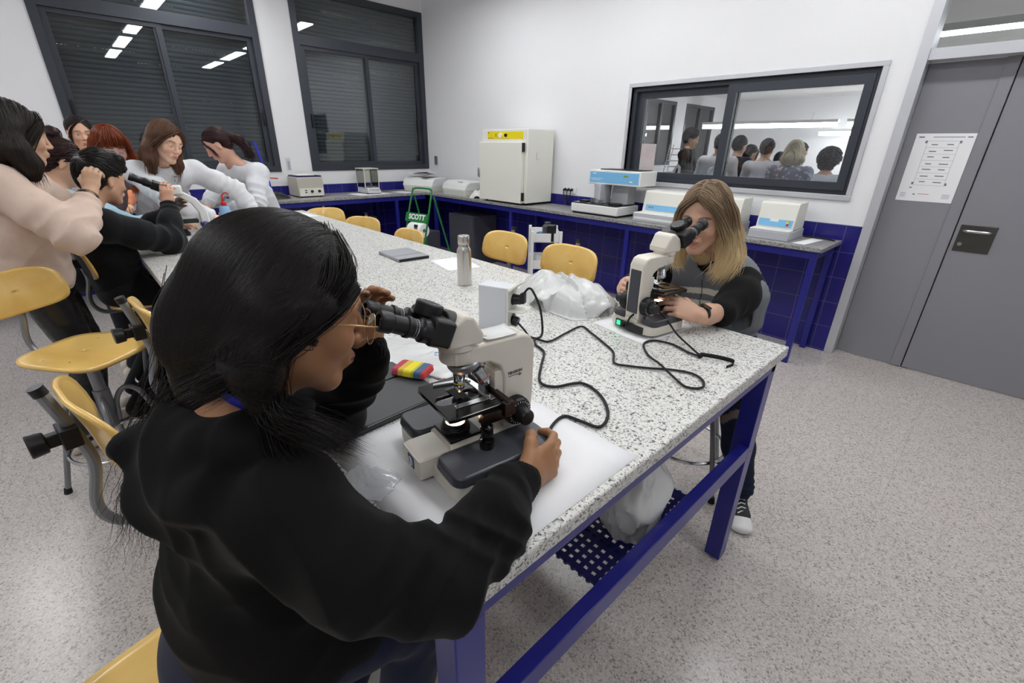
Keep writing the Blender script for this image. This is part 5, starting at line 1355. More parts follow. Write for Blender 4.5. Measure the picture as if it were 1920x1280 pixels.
    rim.build('rim', MATS['gold wire'], G); gl.build('lens', M_CLEAR, G)
girl_hoodie()
# ---------------------------------------------------------------- girl in the grey knitted vest
def follow_path(path, cnt, spread, rng, m=24, wild=.003, grow=1.3):
    P = np.array([list(p) for p in catmull([Vector(p) for p in path], 8)]); t = np.linspace(0, len(P)-1, m); I = np.clip(t.astype(int), 0, len(P)-2); f = (t-I)[:, None]; C0 = P[I]*(1-f)+P[I+1]*f
    off = rng.normal(size=(cnt, 1, 3))*spread; k = np.linspace(.6, grow, m)[None, :, None]
    w = np.cumsum(rng.normal(size=(cnt, m, 3))*wild/3, axis=1)*np.linspace(0, 1, m)[None, :, None]
    return C0[None]+off*k+w
def scalp_strands(hv, c, R, n, rng, steps=20, step=.013, part=.0, side=.8, back=-.3, gw=.25, front=.03, curl=.01, lift=.003, low=-.03, grav=(0, 0, -1)):
    u = rng.normal(size=(n*4, 3)); u /= np.linalg.norm(u, axis=1)[:, None]
    q = u*A_(.082, .101, .091)+A_(0, -.020, .044)
    ok = (q[:, 2] > front+.9*np.maximum(0, q[:, 1]-.02)) | ((q[:, 1] < -.02) & (q[:, 2] > low)); q = q[ok][:n]
    sd = np.where(q[:, 0] > part, 1., -1.)
    D = np.stack([sd*side, back+0*sd, np.full(len(q), -.2)], 1)@R.T
    return comb(hv, np.asarray(c)+q@R.T, D, steps, step, lift, rng, curl=curl, gravity=nrm(grav), gw=gw)
def girl_vest():
    rng = np.random.RandomState(11)
    root = person_root('girl with dark blonde hair and grey striped vest looking into the far microscope', (-.70, 2.0, 0))
    c = A_(-.775, 1.725, 1.280); R = basis((.13, -.975, -.17), (-.01, .05, .99))
    nb = A_(-.755, 1.86, 1.135); pel = A_(-.735, 1.98, .77); ch = A_(-.75, 1.92, 1.0)
    shR, shL = A_(-.895, 1.86, 1.06), A_(-.645, 1.85, 1.06)        # her right is at -x
    elR, elL = A_(-1.02, 1.72, .985), A_(-.60, 1.655, .975)
    wrR, wrL = A_(-.965, 1.53, 1.005), A_(-.625, 1.478, .995)
    skin = (206, 164, 140)
    b = Sdf(); head_prims(b, c, R)
    b.cap(c+R@A_(0, -.02, -.06), nb, .048, .052, .03); b.ecap(nb, ch, (.09, .05), (.12, .075), (1, 0, 0), .04); b.ecap(ch, pel, (.12, .075), (.13, .09), (1, 0, 0), .04)
    for sh, el, wr in ((shR, elR, wrR), (shL, elL, wrL)): b.chain([nb, sh, el, el*.35+wr*.65, wr], [.040, .036, .038, .032, .024], .03)
    hand_prims(b, wrL, (-.62, -.55, .32), (-.5, .35, -.5), (0, -.2, 1), curl=(.42, .60, .85, 1.0), tcurl=.4, sc=.95, spread=.45)
    hand_prims(b, wrR, (.48, -.75, .35), (.75, .4, -.3), (0, 0, 1), curl=(.5, .55, .6, .6), tcurl=.5, sc=.92)
    for s, kn, an in ((-.085, A_(-.80, 1.70, .73), A_(-.80, 1.86, .36)), (.085, A_(-.54, 1.795, .61), A_(-.46, 1.86, .22))): b.chain([pel+A_(s, -.01, -.04), kn, kn*.45+an*.55, an], [.06, .048, .042, .034], .02)
    V, Q = b.mesh(.0032, cut=(A_(-1.3, 1.2, .5), A_(-.2, 2.3, 1.6)))
    put(np_mesh('body', V, Q, M_SKIN, None, face_tone(V, c, R, 1, skin, lips=(176, 104, 98), brow=(96, 74, 58), eye=False)), root)
    # knitted vest, wide shoulders, stripes round the belly
    g = Sdf()
    g.ecap(pel+A_(0, 0, -.02), A_(-.745, 1.945, .92), (.165, .115), (.165, .115), (1, 0, 0), .04)
    g.ecap(A_(-.745, 1.945, .92), A_(-.755, 1.895, 1.05), (.165, .115), (.165, .095), (1, 0, 0), .05)
    g.ecap(A_(-.755, 1.895, 1.05), nb-A_(0, 0, .01), (.155, .085), (.078, .062), (1, 0, 0), .05)
    g.ecap(shL+A_(-.10, .03, .02), shL+A_(.045, -.015, -.06), (.075, .075), (.078, .078), (0, 1, 0), .04)
    g.ecap(shR+A_(.10, .03, .02), shR+A_(-.075, -.015, -.06), (.075, .078), (.085, .086), (0, 1, 0), .04)
    g.cap(shL+A_(.045, -.02, -.07), shL+A_(.06, -.02, -.155), .076, .064, .03)
    g.cap(shR+A_(-.075, -.02, -.07), shR+A_(-.105, -.035, -.15), .080, .062, .03)
    ring = [nb+A_(math.cos(a)*.066, math.sin(a)*.058-.006, .028) for a in np.linspace(0, 2*PI, 13)]; g.chain(ring, [.022]*13, .012)
    g.cap(nb+A_(-.01, -.03, -.04), nb+A_(0, -.01, .09), .046, .056, .012, True)
    g.cap(shL+A_(.04, -.06, -.14), elL, .058, .070, .015, True); g.cap(shR+A_(-.05, -.05, -.13), elR, .058, .07, .015, True)
    g.disp += [folds(21, .0035, 15), local_fold(A_(-.66, 1.84, .93), .12, .006, 40, (0.2, 0, 1), 22), lambda P: .0010*np.sin(P[:, 0]*520+P[:, 1]*150)*(np.abs(P[:, 0]+.71) < .5)]
    V, Q = g.mesh(.0045, amp=.008)
    z = V[:, 2]+.10*np.abs(V[:, 0]+.76)-.02*np.sin((V[:, 0])*9)
    tone = np.tile(LIN((118, 122, 127)), (len(V), 1))
    for a, w in ((1.0, .0135), (.945, .0135)):
        tone[(np.abs(z-a) < w) & (np.abs(V[:, 0]+.76) < .145) & (V[:, 1] < 1.93)] = LIN((230, 226, 212))
    front = (np.abs((V[:, 0]+.76)+.05*(1.1-V[:, 2])) < .0022) & (V[:, 1] < nb[1]) & (V[:, 2] > .80); tone[front] = LIN((52, 54, 58))
    vest = put(np_mesh('knitted_vest', V, Q, M_TONE, None, tone), root)
    # black top
    t = Sdf(); t.chain([shL+A_(.03, 0, -.04), elL*.5+shL*.5+A_(.02, .01, -.01), elL*.86+wrL*.14], [.074, .068, .056], .03); t.chain([shR+A_(-.03, 0, -.04), elR*.55+shR*.45, elR*.75+wrR*.25], [.066, .060, .048], .03)
    t.cap(shL, shR, .05, .05, .03); t.chain([nb+A_(0, 0, -.04), nb+A_(0, -.012, .028)], [.062, .056], .02)
    t.disp += [local_fold(elL, .12, .0035, 46, elL-shL+A_(.1, 0, .1), 31), folds(33, .003, 20)]
    V, Q = t.mesh(.0045, amp=.008); put(np_mesh('black_top', V, Q, m_knit('black jersey', (16, 16, 18), 600, .92, .2, .04)), root)
    zp = MB().box(-.0035, .0035, -.003, .002, -.03, 0).cyl((0, -.002, -.03), (0, -.002, -.045), .004, n=8).build('zip_pull', M_CHROME, root); zp.location = Vector((-.742, 1.788, 1.118))-root.location
    # jeans and canvas shoes
    j = Sdf(); j.ecap(pel+A_(0, .0, -.05), pel+A_(0, 0, .05), (.15, .115), (.15, .105), (1, 0, 0), .03)
    legs = ((A_(-.80, 1.70, .74), A_(-.80, 1.86, .30)), (A_(-.54, 1.79, .62), A_(-.450, 1.87, .13)))
    for s, (kn, an) in zip((-.085, .085), legs):
        j.chain([pel+A_(s, -.02, -.02), kn, kn*.45+an*.55+A_(0, -.012, 0), an], [.09, .074, .062, .052], .03); j.disp.append(local_fold(kn, .12, .004, 60, (0, .3, 1), 12)); j.disp.append(local_fold(an, .1, .005, 80, (0, .1, 1), 13))
    V, Q = j.mesh(.0055, amp=.006); tone = np.tile(LIN((30, 38, 58)), (len(V), 1)); k = legs[1][0]+A_(.01, -.02, -.10)
    q = V-k; m = ((np.abs(q[:, 2]-.03*np.sin(q[:, 0]*50)) < .022) & (np.abs(q[:, 0]) < .055) & (q[:, 1] < .0)); tone[m] = LIN((120, 110, 104)); put(np_mesh('jeans', V, Q, M_TONE, None, tone), root)
    for i, (kn, an) in enumerate(legs):
        d = nrm(A_(.52, -.83, 0)) if i else A_(0, -1, 0); a = an+A_(0, 0, -.06) if i else an+A_(0, -.02, -.05)
        base = A_(a[0], a[1], .0 if i else .235)
        u = Sdf(); u.ecap(base-d*.055+A_(0, 0, .055), base+d*.08+A_(0, 0, .042), (.036, .042), (.042, .028), np.cross(d, (0, 0, 1)), .02); u.cap(base-d*.02+A_(0, 0, .06), base-d*.012+A_(0, 0, .12), .040, .042, .02)
        V, Q = u.mesh(.004); sh = put(np_mesh('canvas_shoe', V, Q, mat('charcoal canvas', (58, 58, 62), .9)), root)
        u = Sdf(); u.ecap(base-d*.06+A_(0, 0, .016), base+d*.135+A_(0, 0, .015), (.040, .016), (.046, .015), np.cross(d, (0, 0, 1)), .01); u.ecap(base+d*.10+A_(0, 0, .028), base+d*.142+A_(0, 0, .024), (.044, .028), (.040, .022), np.cross(d, (0, 0, 1)), .01)
        V, Q = u.mesh(.004); o = np_mesh('sole_and_toecap', V, Q, M_WHITEP, sh)
        m = MB(); s = np.cross(d, (0, 0, 1))
        for k in range(5):
            p = base+d*(.012+.018*k)+A_(0, 0, .094-.0075*k); m.tube([tuple(p-s*.018), tuple(p+A_(0, 0, .004)), tuple(p+s*.018+d*.012)], .0028, 6)
        m.build('shoe_laces', M_WHITEP, sh)
    # hair: parted, shoulder length, brown roots and blonde ends
    W = lambda x, y, z: c+R@A_(x, y, z)
    hv = Sdf(); hv.ell(W(0, -.022, .044), (.084, .101, .092), R, .02); hv.ell(W(0, -.07, -.04), (.080, .050, .10), R, .04)
    LL = [W(-.079, -.025, .02), W(-.094, -.03, -.06), W(-.108, -.02, -.13), W(-.098, .018, -.185)]; RR = [W(.078, -.025, .02), W(.088, -.02, -.06), W(.092, .0, -.12), W(.070, .022, -.17)]
    hv.chain(LL, [.032, .040, .044, .026], .03); hv.chain(RR, [.030, .034, .036, .022], .03); hv.chain([W(0, -.08, -.06), W(0, -.085, -.15)], [.075, .06], .04)
    hv.ell(W(0, .100, -.025), (.072, .062, .100), R, .012, True)
    hv.ell(W(.045, .075, -.10), (.040, .045, .05), R, .012, True); hv.ell(W(-.045, .075, -.10), (.040, .045, .05), R, .012, True)
    st = scalp_strands(hv, c, R, 2600, rng, 26, .0115, part=.006, side=.85, back=-.12, gw=.2, front=.035)
    a1 = follow_path([W(-.004, .07, .098), W(-.055, .068, .062), W(-.080, .035, .0), W(-.098, .005, -.07), W(-.112, .012, -.14), W(-.078, .04, -.195)], 340, .008, rng, grow=2.2)
    a2 = follow_path([W(-.03, .0, .125), W(-.085, .01, .05), W(-.105, -.01, -.05), W(-.125, -.005, -.13), W(-.105, .03, -.19)], 340, .010, rng, grow=2.0)
    a3 = follow_path([W(.012, .07, .098), W(.060, .062, .055), W(.081, .030, .0), W(.090, .012, -.07), W(.088, .028, -.14), W(.062, .05, -.175)], 300, .007, rng, grow=2.0)
    zf = lambda P: np.clip(((c[2]+.02)-P[:, 2])/.17, 0, 1)
    put(hair_object(hv, .0045, [st, a1, a2, a3], .0011, rng, (138, 116, 92), None, (246, 220, 170), zf, vis=.22), root)
    # dark wristband watch
    w = thing('wristwatch', 'black smart band around the wrist of the girl in the grey vest', 'watch', tuple(wrL*.86+elL*.14))
    d = nrm(elL-wrL); u = nrm(np.cross(d, (0, 0, 1))); v = np.cross(d, u)
    m = MB(); m.grid([[tuple(d*a+(u*math.cos(t)+v*math.sin(t))*.0305) for a in (-.010, -.003, .003, .010)] for t in np.linspace(0, 2*PI, 25)]); m.build('strap', M_RUBBER, w, solid=.003)
    up = nrm(A_(.1, -.5, .8)); up = nrm(up-d*(up@d)); si = np.cross(d, up)
    m = MB().box(-.018, .018, -.011, .011, -.003, .004, frame(up*.033, si, d, up)); m.build('watch_face', M_BLACKG, w, bevel=.002)
girl_vest()
# ---------------------------------------------------------------- the other students
def student(lab, c, fwd, nb, pel, shR, shL, elR, elL, wrR, wrL, skin=(206, 160, 132), top=(230, 230, 232), pants=(30, 32, 40), hair=(40, 28, 24), h=.006, hd=1.0, group=None,
            handR=None, handL=None, sleeve=1.0, up=(0, 0, 1), build_hair=None, legs=None, shoes=None, foldamp=.006, bulk=1.0, fem=1, eye=False, seed=1, topname='sweatshirt', pmat=None, neck=(0, 0, 0), topmat=None, lips=(176, 98, 92), side=None, roots_rgb=None, strandw=.0016):
    rng = np.random.RandomState(seed); c, nb, pel, shR, shL, elR, elL, wrR, wrL = [np.asarray(v, float) for v in (c, nb, pel, shR, shL, elR, elL, wrR, wrL)]
    R = basis(fwd, up); root = person_root(lab, (pel[0], pel[1], 0), group)
    sd = nrm(shR-shL) if side is None else nrm(side); mid = (shR+shL)/2; ch = mid*.55+pel*.45
    b = Sdf(); head_prims(b, c, R, hd); b.cap(c+R@A_(0, -.02, -.06)*hd, nb, .049, .054, .03); b.ecap(nb, ch, (.08, .045), (.11, .065), sd, .04); b.ecap(ch, pel, (.11, .065), (.12, .08), sd, .04)
    for sh, el, wr, hn in ((shR, elR, wrR, handR), (shL, elL, wrL, handL)):
        b.chain([nb, sh, el, el*.4+wr*.6, wr], [.042, .040, .036, .033, .025], .03)
        if hn is not None: hand_prims(b, wr, *hn[:3], curl=hn[3] if len(hn) > 3 else (.5, .5, .5, .5), tcurl=.4, sc=.95)
    if legs is not None:
        for s, (kn, an) in zip((1, -1), legs): b.chain([pel+sd*.08*s-A_(0, 0, .05), np.asarray(kn)-A_(0, 0, .008), an], [.055, .045, .036], .02)
    V, Q = b.mesh(h); put(np_mesh('body', V, Q, M_SKIN, None, face_tone(V, c, R, hd, skin, lips=lips, brow=tuple(int(x*.8) for x in hair), eye=eye)), root)
    g = Sdf(); k = bulk
    g.ecap(pel+(mid-pel)*.02, pel*.55+mid*.45, (.150*k, .115*k), (.145*k, .108*k), sd, .04); g.ecap(pel*.55+mid*.45, mid-A_(0, 0, .02), (.145*k, .108*k), (.14*k, .09*k), sd, .05)
    g.ecap(mid-A_(0, 0, .02), nb-A_(0, 0, .012), (.14*k, .085), (.072, .060), sd, .05); g.cap(shL, shR, .070*k, .070*k, .04)
    for sh, el, wr in ((shR, elR, wrR), (shL, elL, wrL)):
        e2 = el*(1-min(1, max(0, sleeve-.5)*2))+wr*min(1, max(0, sleeve-.5)*2) if sleeve > .5 else sh*(1-sleeve*2)+el*sleeve*2
        if sleeve > .5: g.chain([sh, sh*.5+el*.5, el, el*.5+e2*.5, el+(e2-el)*.94], [.070*k, .066*k, .060*k, .052*k, .044*k], .035); g.disp += [local_fold(el, .12, foldamp*1.3, 50, el-sh, seed+3), local_fold(e2, .07, foldamp*.8, 70, e2-el, seed+5)]
        else: g.chain([sh, e2], [.070*k, .066*k], .035)
    g.cap(nb-A_(0, 0, .02), c+R@A_(0, 0, -.08)*hd, .052, .056, .012, True)
    g.disp += [folds(seed+10, foldamp*.6, 13), local_fold(pel*.6+mid*.4, .16, foldamp, 34, A_(.2, .1, 1), seed+7)]
    V, Q = g.mesh(h*1.15, amp=.012); put(np_mesh(topname, V, Q, topmat or m_knit('cloth %d %d %d' % top, top, 500, .9, .2, .1)), root)
    j = Sdf()
    if legs is not None:
        j.ecap(pel-A_(0, 0, .06), pel+A_(0, 0, .04), (.150, .115), (.145, .11), sd, .03)
        for s, (kn, an) in zip((1, -1), legs): j.chain([pel+sd*.08*s-A_(0, 0, .03), kn, np.asarray(an)+A_(0, 0, .04)], [.090, .068, .056], .03); j.disp.append(local_fold(kn, .12, .006, 50, (0, .2, 1), seed+9))
    else: j.ecap(pel-A_(0, 0, .25), pel+A_(0, 0, .04), (.150, .115), (.145, .11), sd, .03); j.chain([pel+sd*.08-A_(0, 0, .2), pel+sd*.08*1.1-A_(0, 0, pel[2]-.1)], [.08, .055], .03); j.chain([pel-sd*.08-A_(0, 0, .2), pel-sd*.08*1.1-A_(0, 0, pel[2]-.1)], [.08, .055], .03)
    V, Q = j.mesh(h*1.4, amp=.008); put(np_mesh('trousers', V, Q, pmat or m_knit('trousers %d %d %d' % pants, pants, 500, .85, .2, .1)), root)
    F = shoes if shoes is not None else [(legs[i][1] if legs is not None else pel+sd*.088*(1-2*i)-A_(0, 0, pel[2]-.06), np.array([fwd[0], fwd[1], 0.])) for i in (0, 1)]
    for an, d in F:
        an = np.asarray(an, float); d = nrm(A_(d[0], d[1], 0)); z0 = an[2]-.06
        u = Sdf(); u.ecap(A_(an[0], an[1], z0+.042)-d*.05, A_(an[0], an[1], z0+.034)+d*.13, (.040, .042), (.042, .028), np.cross(d, (0, 0, 1)), .02); V, Q = u.mesh(h*1.1)
        put(np_mesh('shoe', V, Q, mat('beige trainer', (214, 204, 190), .8)), root)
    W = lambda x, y, z: c+R@A_(x, y, z)*hd
    hv, st, kw = build_hair(W, R, c, rng, hd)
    V_ = hair_object(hv, h*.9, st, strandw, rng, hair, None, vis=.3, **kw); put(V_, root)
    return root, W, R
def H_long(length=.28, w=.034, fringe=False, fwdl=.0, part=.0, col=None, back=.05, tip=None, tipz=.1):
    def f(W, R, c, rng, hd):
        hv = Sdf(); hv.ell(W(0, -.022, .046), A_(.084, .101, .093)*hd, R, .02); hv.ell(W(0, -.065, -.03), A_(.080, .05, .09)*hd, R, .04)
        L = length
        for s in (-1, 1): hv.chain([W(s*.074, -.025, .03), W(s*.086, -.02, -.06), W(s*.088, fwdl*.5, -.06-L*.5), W(s*.080, fwdl, -.06-L)], [w*.8, w, w*.95, w*.4], .03)
        hv.chain([W(0, -.075, -.05), W(0, -.08-back*.4, -.06-L*.5), W(0, -.08-back, -.06-L)], [.07, .06, .03], .04)
        hv.ell(W(0, .100, -.03 if not fringe else -.045), A_(.072, .062, .098 if not fringe else .088)*hd, R, .012, True); hv.ell(W(.042, .075, -.10), A_(.04, .045, .05)*hd, R, .012, True); hv.ell(W(-.042, .075, -.10), A_(.04, .045, .05)*hd, R, .012, True)
        st = [scalp_strands(hv, c, R, 1000, rng, 24, .014, part=part, side=.85, back=-.12, gw=.22, front=.035)]
        for s in (-1, 1):
            st.append(follow_path([W(s*.004+part, .068, .098), W(s*.056, .064, .058), W(s*.080, .03, .0), W(s*.092, .0, -.07), W(s*.092, fwdl, -.07-L*.6), W(s*.082, fwdl+.01, -.08-L)], 130, .009, rng, grow=1.8))
        if fringe:
            for k in range(9):
                x = (k-4)*.014; st.append(follow_path([W(x*.5, .03, .135), W(x, .080, .10), W(x*1.15, .092, .065), W(x*1.2, .096, .040)], 40, .004, rng, 10, grow=1.2))
        kw = {}
        if tip: kw = dict(tipcol=tip, tipfn=lambda P: np.clip((c[2]-.02-P[:, 2])/tipz, 0, 1))
        return hv, st, kw
    return f
def H_tied(pony=True, bun=None, fringe=False, plen=.2, pdir=(0, -1, -.6)):
    def f(W, R, c, rng, hd):
        hv = Sdf(); hv.ell(W(0, -.020, .044), A_(.080, .098, .088)*hd, R, .02); hv.ell(W(0, -.06, -.01), A_(.068, .045, .07)*hd, R, .03)
        hv.ell(W(0, .100, -.03), A_(.074, .060, .100)*hd, R, .012, True)
        for s in (-1, 1): hv.ell(W(s*.08, .0, -.03), A_(.03, .05, .045)*hd, R, .012, True)
        e = W(0, -.115, .02); st = []
        if pony:
            d = R@nrm(pdir); e2 = e+d*plen*.45+A_(0, 0, -.02); e3 = e+d*plen*.8+A_(0, 0, -.10); hv.chain([e, e2, e3], [.022, .036, .014], .015)
            st.append(follow_path([W(0, -.07, .08), e, e2, e3, e3+A_(0, 0, -.05)], 160, .010, rng, grow=1.6))
        if bun is not None: hv.ell(W(*bun), A_(.038, .038, .034)*hd, R, .012); hv.disp.append(lambda P: .004*np.sin(P[:, 0]*160+P[:, 2]*130))
        sc = scalp_strands(hv, c, R, 700, rng, 11, .013, part=0, side=.3, back=-.95, gw=.04, front=.03); st.append(sc)
        for s in (-1, 1): st.append(follow_path([W(s*.02, .072, .085), W(s*.06, .070, .045), W(s*.074, .055, -.01), W(s*.070, .058, -.07)], 22, .004, rng, grow=1.6))
        return hv, st, {}
    return f
def H_short(vol=.0, quiff=False, low=-.02, curly=False, fade=True):
    def f(W, R, c, rng, hd):
        hv = Sdf(); v = vol; hv.ell(W(0, -.020, .050), A_(.079+v, .096+v, .086+v)*hd, R, .02); hv.ell(W(0, -.055 if v < .03 else -.03, .0), A_(.068+v*.9, .05+v*.7, .065+v)*hd, R, .03)
        hv.ell(W(0, .108, -.03), A_(.074, .064, .094)*hd, R, .012, True)
        for s in (-1, 1): hv.ell(W(s*.085, .005, -.03), A_(.035, .05, .05)*hd, R, .012, True)
        if quiff: hv.chain([W(0, -.02, .120), W(0, .06, .112), W(0, .105, .080)], [.035, .034, .020], .03); hv.cap(W(-.035, .06, .105), W(.035, .06, .105), .03, .03, .02)
        if curly: hv.disp.append(lambda P: .008*np.sin(P[:, 0]*110+2*np.sin(P[:, 1]*90))*np.sin(P[:, 2]*120+P[:, 1]*80))
        st = [scalp_strands(hv, c, R, 700, rng, 5, .010, part=.9, side=.1, back=.6 if quiff else -.4, gw=.02, front=.03, lift=.003, curl=.03)]
        return hv, st, {}
    return f
GL = 'students round the far table end'
# girl in pink sweatshirt standing with her back to the aisle
leather = mat('black leather', (18, 18, 20), .34, coat=.25); N_ = Nd(leather); n_ = N_('ShaderNodeTexNoise', Scale=16, Detail=4); N_.link(N_.obj(), n_.inputs['Vector']); N_.bump(n_.outputs['Fac'], .6, .02)
r, W, R = student('standing girl in a pale pink sweatshirt and black leather trousers, dark wavy hair', (-2.96, -.095, 1.53), (-.25, .95, -.18), (-3.0, -.16, 1.385), (-3.06, -.20, .93), (-2.86, -.20, 1.335), (-3.16, -.14, 1.335),
    (-2.74, -.02, 1.135), (-3.26, .02, 1.12), (-2.93, .085, 1.305), (-3.25, .17, 1.06), skin=(204, 164, 136), top=(222, 198, 182), hair=(38, 30, 26), h=.0055,
    handR=((-.35, .3, .9), (-.8, .3, -.3), (.3, -.8, .2), (.75, .75, .75, .8)), handL=((0, 1, -.2), (0, 0, -1), (1, 0, 0)), sleeve=.86, pmat=leather, bulk=1.16, foldamp=.010, seed=41, strandw=.0014,
    legs=((A_(-2.97, -.14, .50), A_(-2.98, -.26, .06)), (A_(-3.18, -.12, .50), A_(-3.20, -.20, .06))), build_hair=H_long(.10, .038, fringe=False, fwdl=.02, part=.01))
t = thing('bracelet', 'dark beaded bracelets on the wrist of the girl in the pink sweatshirt', 'bracelet', (-2.91, .065, 1.275))
d = nrm(A_(-.19, .105, .17)); u = nrm(np.cross(d, (0, 0, 1))); v = np.cross(d, u)
for k in range(4): MB().tube([tuple(d*(k*.008-.012)+(u*math.cos(a)+v*math.sin(a))*(.034+.001*k)) for a in np.linspace(0, 2*PI, 20)[:-1]], .0028, 6, closed=True).build('band', [M_BLACKP, mat('slate beads', (50, 56, 90), .5), M_BLACKP, mat('olive cord', (120, 110, 80), .8)][k], t)
# boy in black at the curved microscope
student('boy in a black pullover with dark swept hair sitting at the white curved microscope', (-3.30, .155, 1.325), (-.50, .82, -.24), (-3.27, .06, 1.205), (-3.30, .09, .80), (-3.10, .10, 1.12), (-3.45, .02, 1.12),
    (-3.20, .36, .995), (-3.58, .26, .995), (-3.37, .42, 1.175), (-3.60, .43, 1.10), skin=(204, 158, 130), top=(19, 20, 23), pants=(24, 25, 28), hair=(26, 22, 20), h=.0055,
    handR=((-.35, .1, .9), (-.8, .5, 0), (-.2, -.8, .2), (.25, .35, .45, .55)), handL=((0, .6, .5), (.8, 0, -.2), (0, 0, 1)), seed=51, foldamp=.008, legs=((A_(-3.12, .38, .62), A_(-3.06, -.02, .08)), (A_(-3.42, .36, .64), A_(-3.38, .0, .08))),
    topname='pullover', bulk=1.08, build_hair=H_short(.006, quiff=True), shoes=[(A_(-3.06, -.04, .06), A_(.2, -.1, 0)), (A_(-3.30, -.10, .06), A_(.4, -.3, 0))])
# girl with a bun, mostly hidden behind the boy
student('girl with a dark bun and pale blue top, half hidden behind the boy', (-3.86, .03, 1.39), (-.1, .9, -.4), (-3.86, -.04, 1.25), (-3.86, -.08, .80), (-3.68, -.02, 1.17), (-4.04, -.02, 1.17),
    (-3.72, .30, .99), (-4.0, .28, .99), (-3.86, .48, 1.0), (-4.05, .46, 1.0), top=(176, 212, 228), hair=(48, 26, 24), h=.007, handR=((0, 1, 0), (0, 0, -1), (-1, 0, 0)), handL=((0, 1, 0), (0, 0, -1), (1, 0, 0)), seed=61, build_hair=H_tied(False, bun=(0, -.07, .145)), strandw=.002,
    legs=((A_(-3.78, .30, .62), A_(-3.78, .05, .08)), (A_(-3.95, .30, .62), A_(-3.95, .05, .08))))
# pale face at the back
student('student at the back beside the window frame, face half covered by red hair', (-5.35, .21, 1.56), (.75, .10, -.1), (-5.38, .21, 1.42), (-5.42, .20, .95), (-5.40, .03, 1.37), (-5.40, .38, 1.37),
    (-5.36, -.05, 1.12), (-5.36, .42, 1.12), (-5.18, .05, 1.0), (-5.18, .35, 1.0), top=(236, 150, 110), hair=(36, 28, 26), h=.007, handR=((1, 0, 0), (0, 0, -1), (0, 1, 0)), handL=((1, 0, 0), (0, 0, -1), (0, -1, 0)), seed=71, eye=True, skin=(226, 178, 148), build_hair=H_tied(False), strandw=.002)
# red haired girl leaning in
student('girl with long copper red hair and a fringe leaning over the table', (-4.40, .31, 1.465), (.93, .12, -.30), (-4.52, .24, 1.35), (-4.78, .14, .95), (-4.62, .38, 1.28), (-4.50, .08, 1.28),
    (-4.45, .52, 1.06), (-4.35, .10, 1.05), (-4.25, .58, .985), (-4.15, .25, .985), top=(186, 168, 172), hair=(122, 54, 26), h=.006, handR=((1, .2, 0), (0, 0, -1), (0, -1, 0)), handL=((1, .2, 0), (0, 0, -1), (0, 1, 0)), seed=81, skin=(228, 186, 170), hd=1.05,
    build_hair=H_long(.22, .040, fringe=True, fwdl=.03, tip=(196, 96, 44)), strandw=.002, lips=(170, 60, 66))
# brown haired girl in white sweatshirt
student('girl with long brown hair in a white sweatshirt reaching across the table', (-4.18, .60, 1.505), (.80, .42, -.30), (-4.28, .56, 1.37), (-4.72, .52, .97), (-4.36, .76, 1.305), (-4.28, .40, 1.305),
    (-4.22, .98, 1.17), (-4.02, .52, 1.13), (-4.16, 1.05, 1.04), (-3.96, .72, 1.02), top=(228, 229, 232), hair=(96, 66, 48), h=.0055, hd=1.06, handR=((.4, .8, -.5), (-.2, .2, -.9), (.8, -.4, 0), (.5, .5, .55, .6)), handL=((.2, .9, -.2), (0, .1, -1), (1, 0, 0), (.4, .4, .4, .4)), seed=91, bulk=1.12, foldamp=.010,
    skin=(226, 182, 156), build_hair=H_long(.14, .036, fwdl=.03, part=-.01), strandw=.0018, up=(-.15, .15, 1))
# dark ponytail girl in white behind
student('girl with a dark auburn ponytail in a white top bending beside the window', (-4.60, 1.01, 1.49), (-.25, -.80, -.55), (-4.62, 1.10, 1.36), (-4.86, 1.32, .93), (-4.80, 1.10, 1.28), (-4.48, 1.24, 1.28),
    (-4.86, .96, 1.08), (-4.36, 1.16, 1.06), (-4.70, .86, 1.03), (-4.40, .98, 1.02), top=(222, 224, 228), hair=(52, 28, 30), h=.006, handR=((.5, -.6, -.3), (0, 0, -1), (1, 0, 0)), handL=((-.1, -.8, -.2), (0, 0, -1), (-1, 0, 0)), seed=101, bulk=1.15, foldamp=.010, skin=(216, 168, 146), build_hair=H_tied(True, pdir=(0, -.7, -.7), plen=.16), strandw=.002)
# students of the next room, backs to the window
def far(lab, x, y, z, fwd, top, hair, hb, arm=.35, skin=(214, 172, 146), seed=1, sleeve=.42, topmat=None, wr=None, sit=0, **kw):
    f = nrm(A_(fwd[0], fwd[1], 0)); s = np.cross(f, (0, 0, 1)); c = A_(x, y, z); nb = c-f*.03-A_(0, 0, .145); pel = A_(x, y, z-.62)-f*.04
    shR, shL = nb+s*.175-A_(0, 0, .06), nb-s*.175-A_(0, 0, .06); eR, eL = shR+s*.06+f*.06-A_(0, 0, .27), shL-s*.06+f*.06-A_(0, 0, .27)
    wR, wL = eR+f*.22-s*.06+A_(0, 0, .0), eL+f*.22+s*.06
    return student(lab, c, (fwd[0], fwd[1], -.2), nb, pel, shR, shL, eR, eL, wR, wL, skin=skin, top=top, hair=hair, h=.013, seed=seed, sleeve=sleeve, build_hair=hb, group=None, strandw=.004, topmat=topmat, handR=(f, -A_(0, 0, 1), -s), handL=(f, -A_(0, 0, 1), s), **kw)
fl = mat('flowered cloth', (150, 154, 172), .9); N_ = Nd(fl); v_ = N_('ShaderNodeTexVoronoi', Scale=24); N_.link(N_.obj(), v_.inputs['Vector']); N_.col(N_.ramp(v_.outputs['Distance'], [(.25, (222, 222, 228)), (.45, (146, 150, 172))]))
far('bearded young man in black with purple gloves behind the inside window', -3.42, 6.75, 1.66, (.9, .2), (30, 31, 34), (48, 42, 40), H_short(.016), seed=201, sleeve=.9, topname='hooded_jacket')
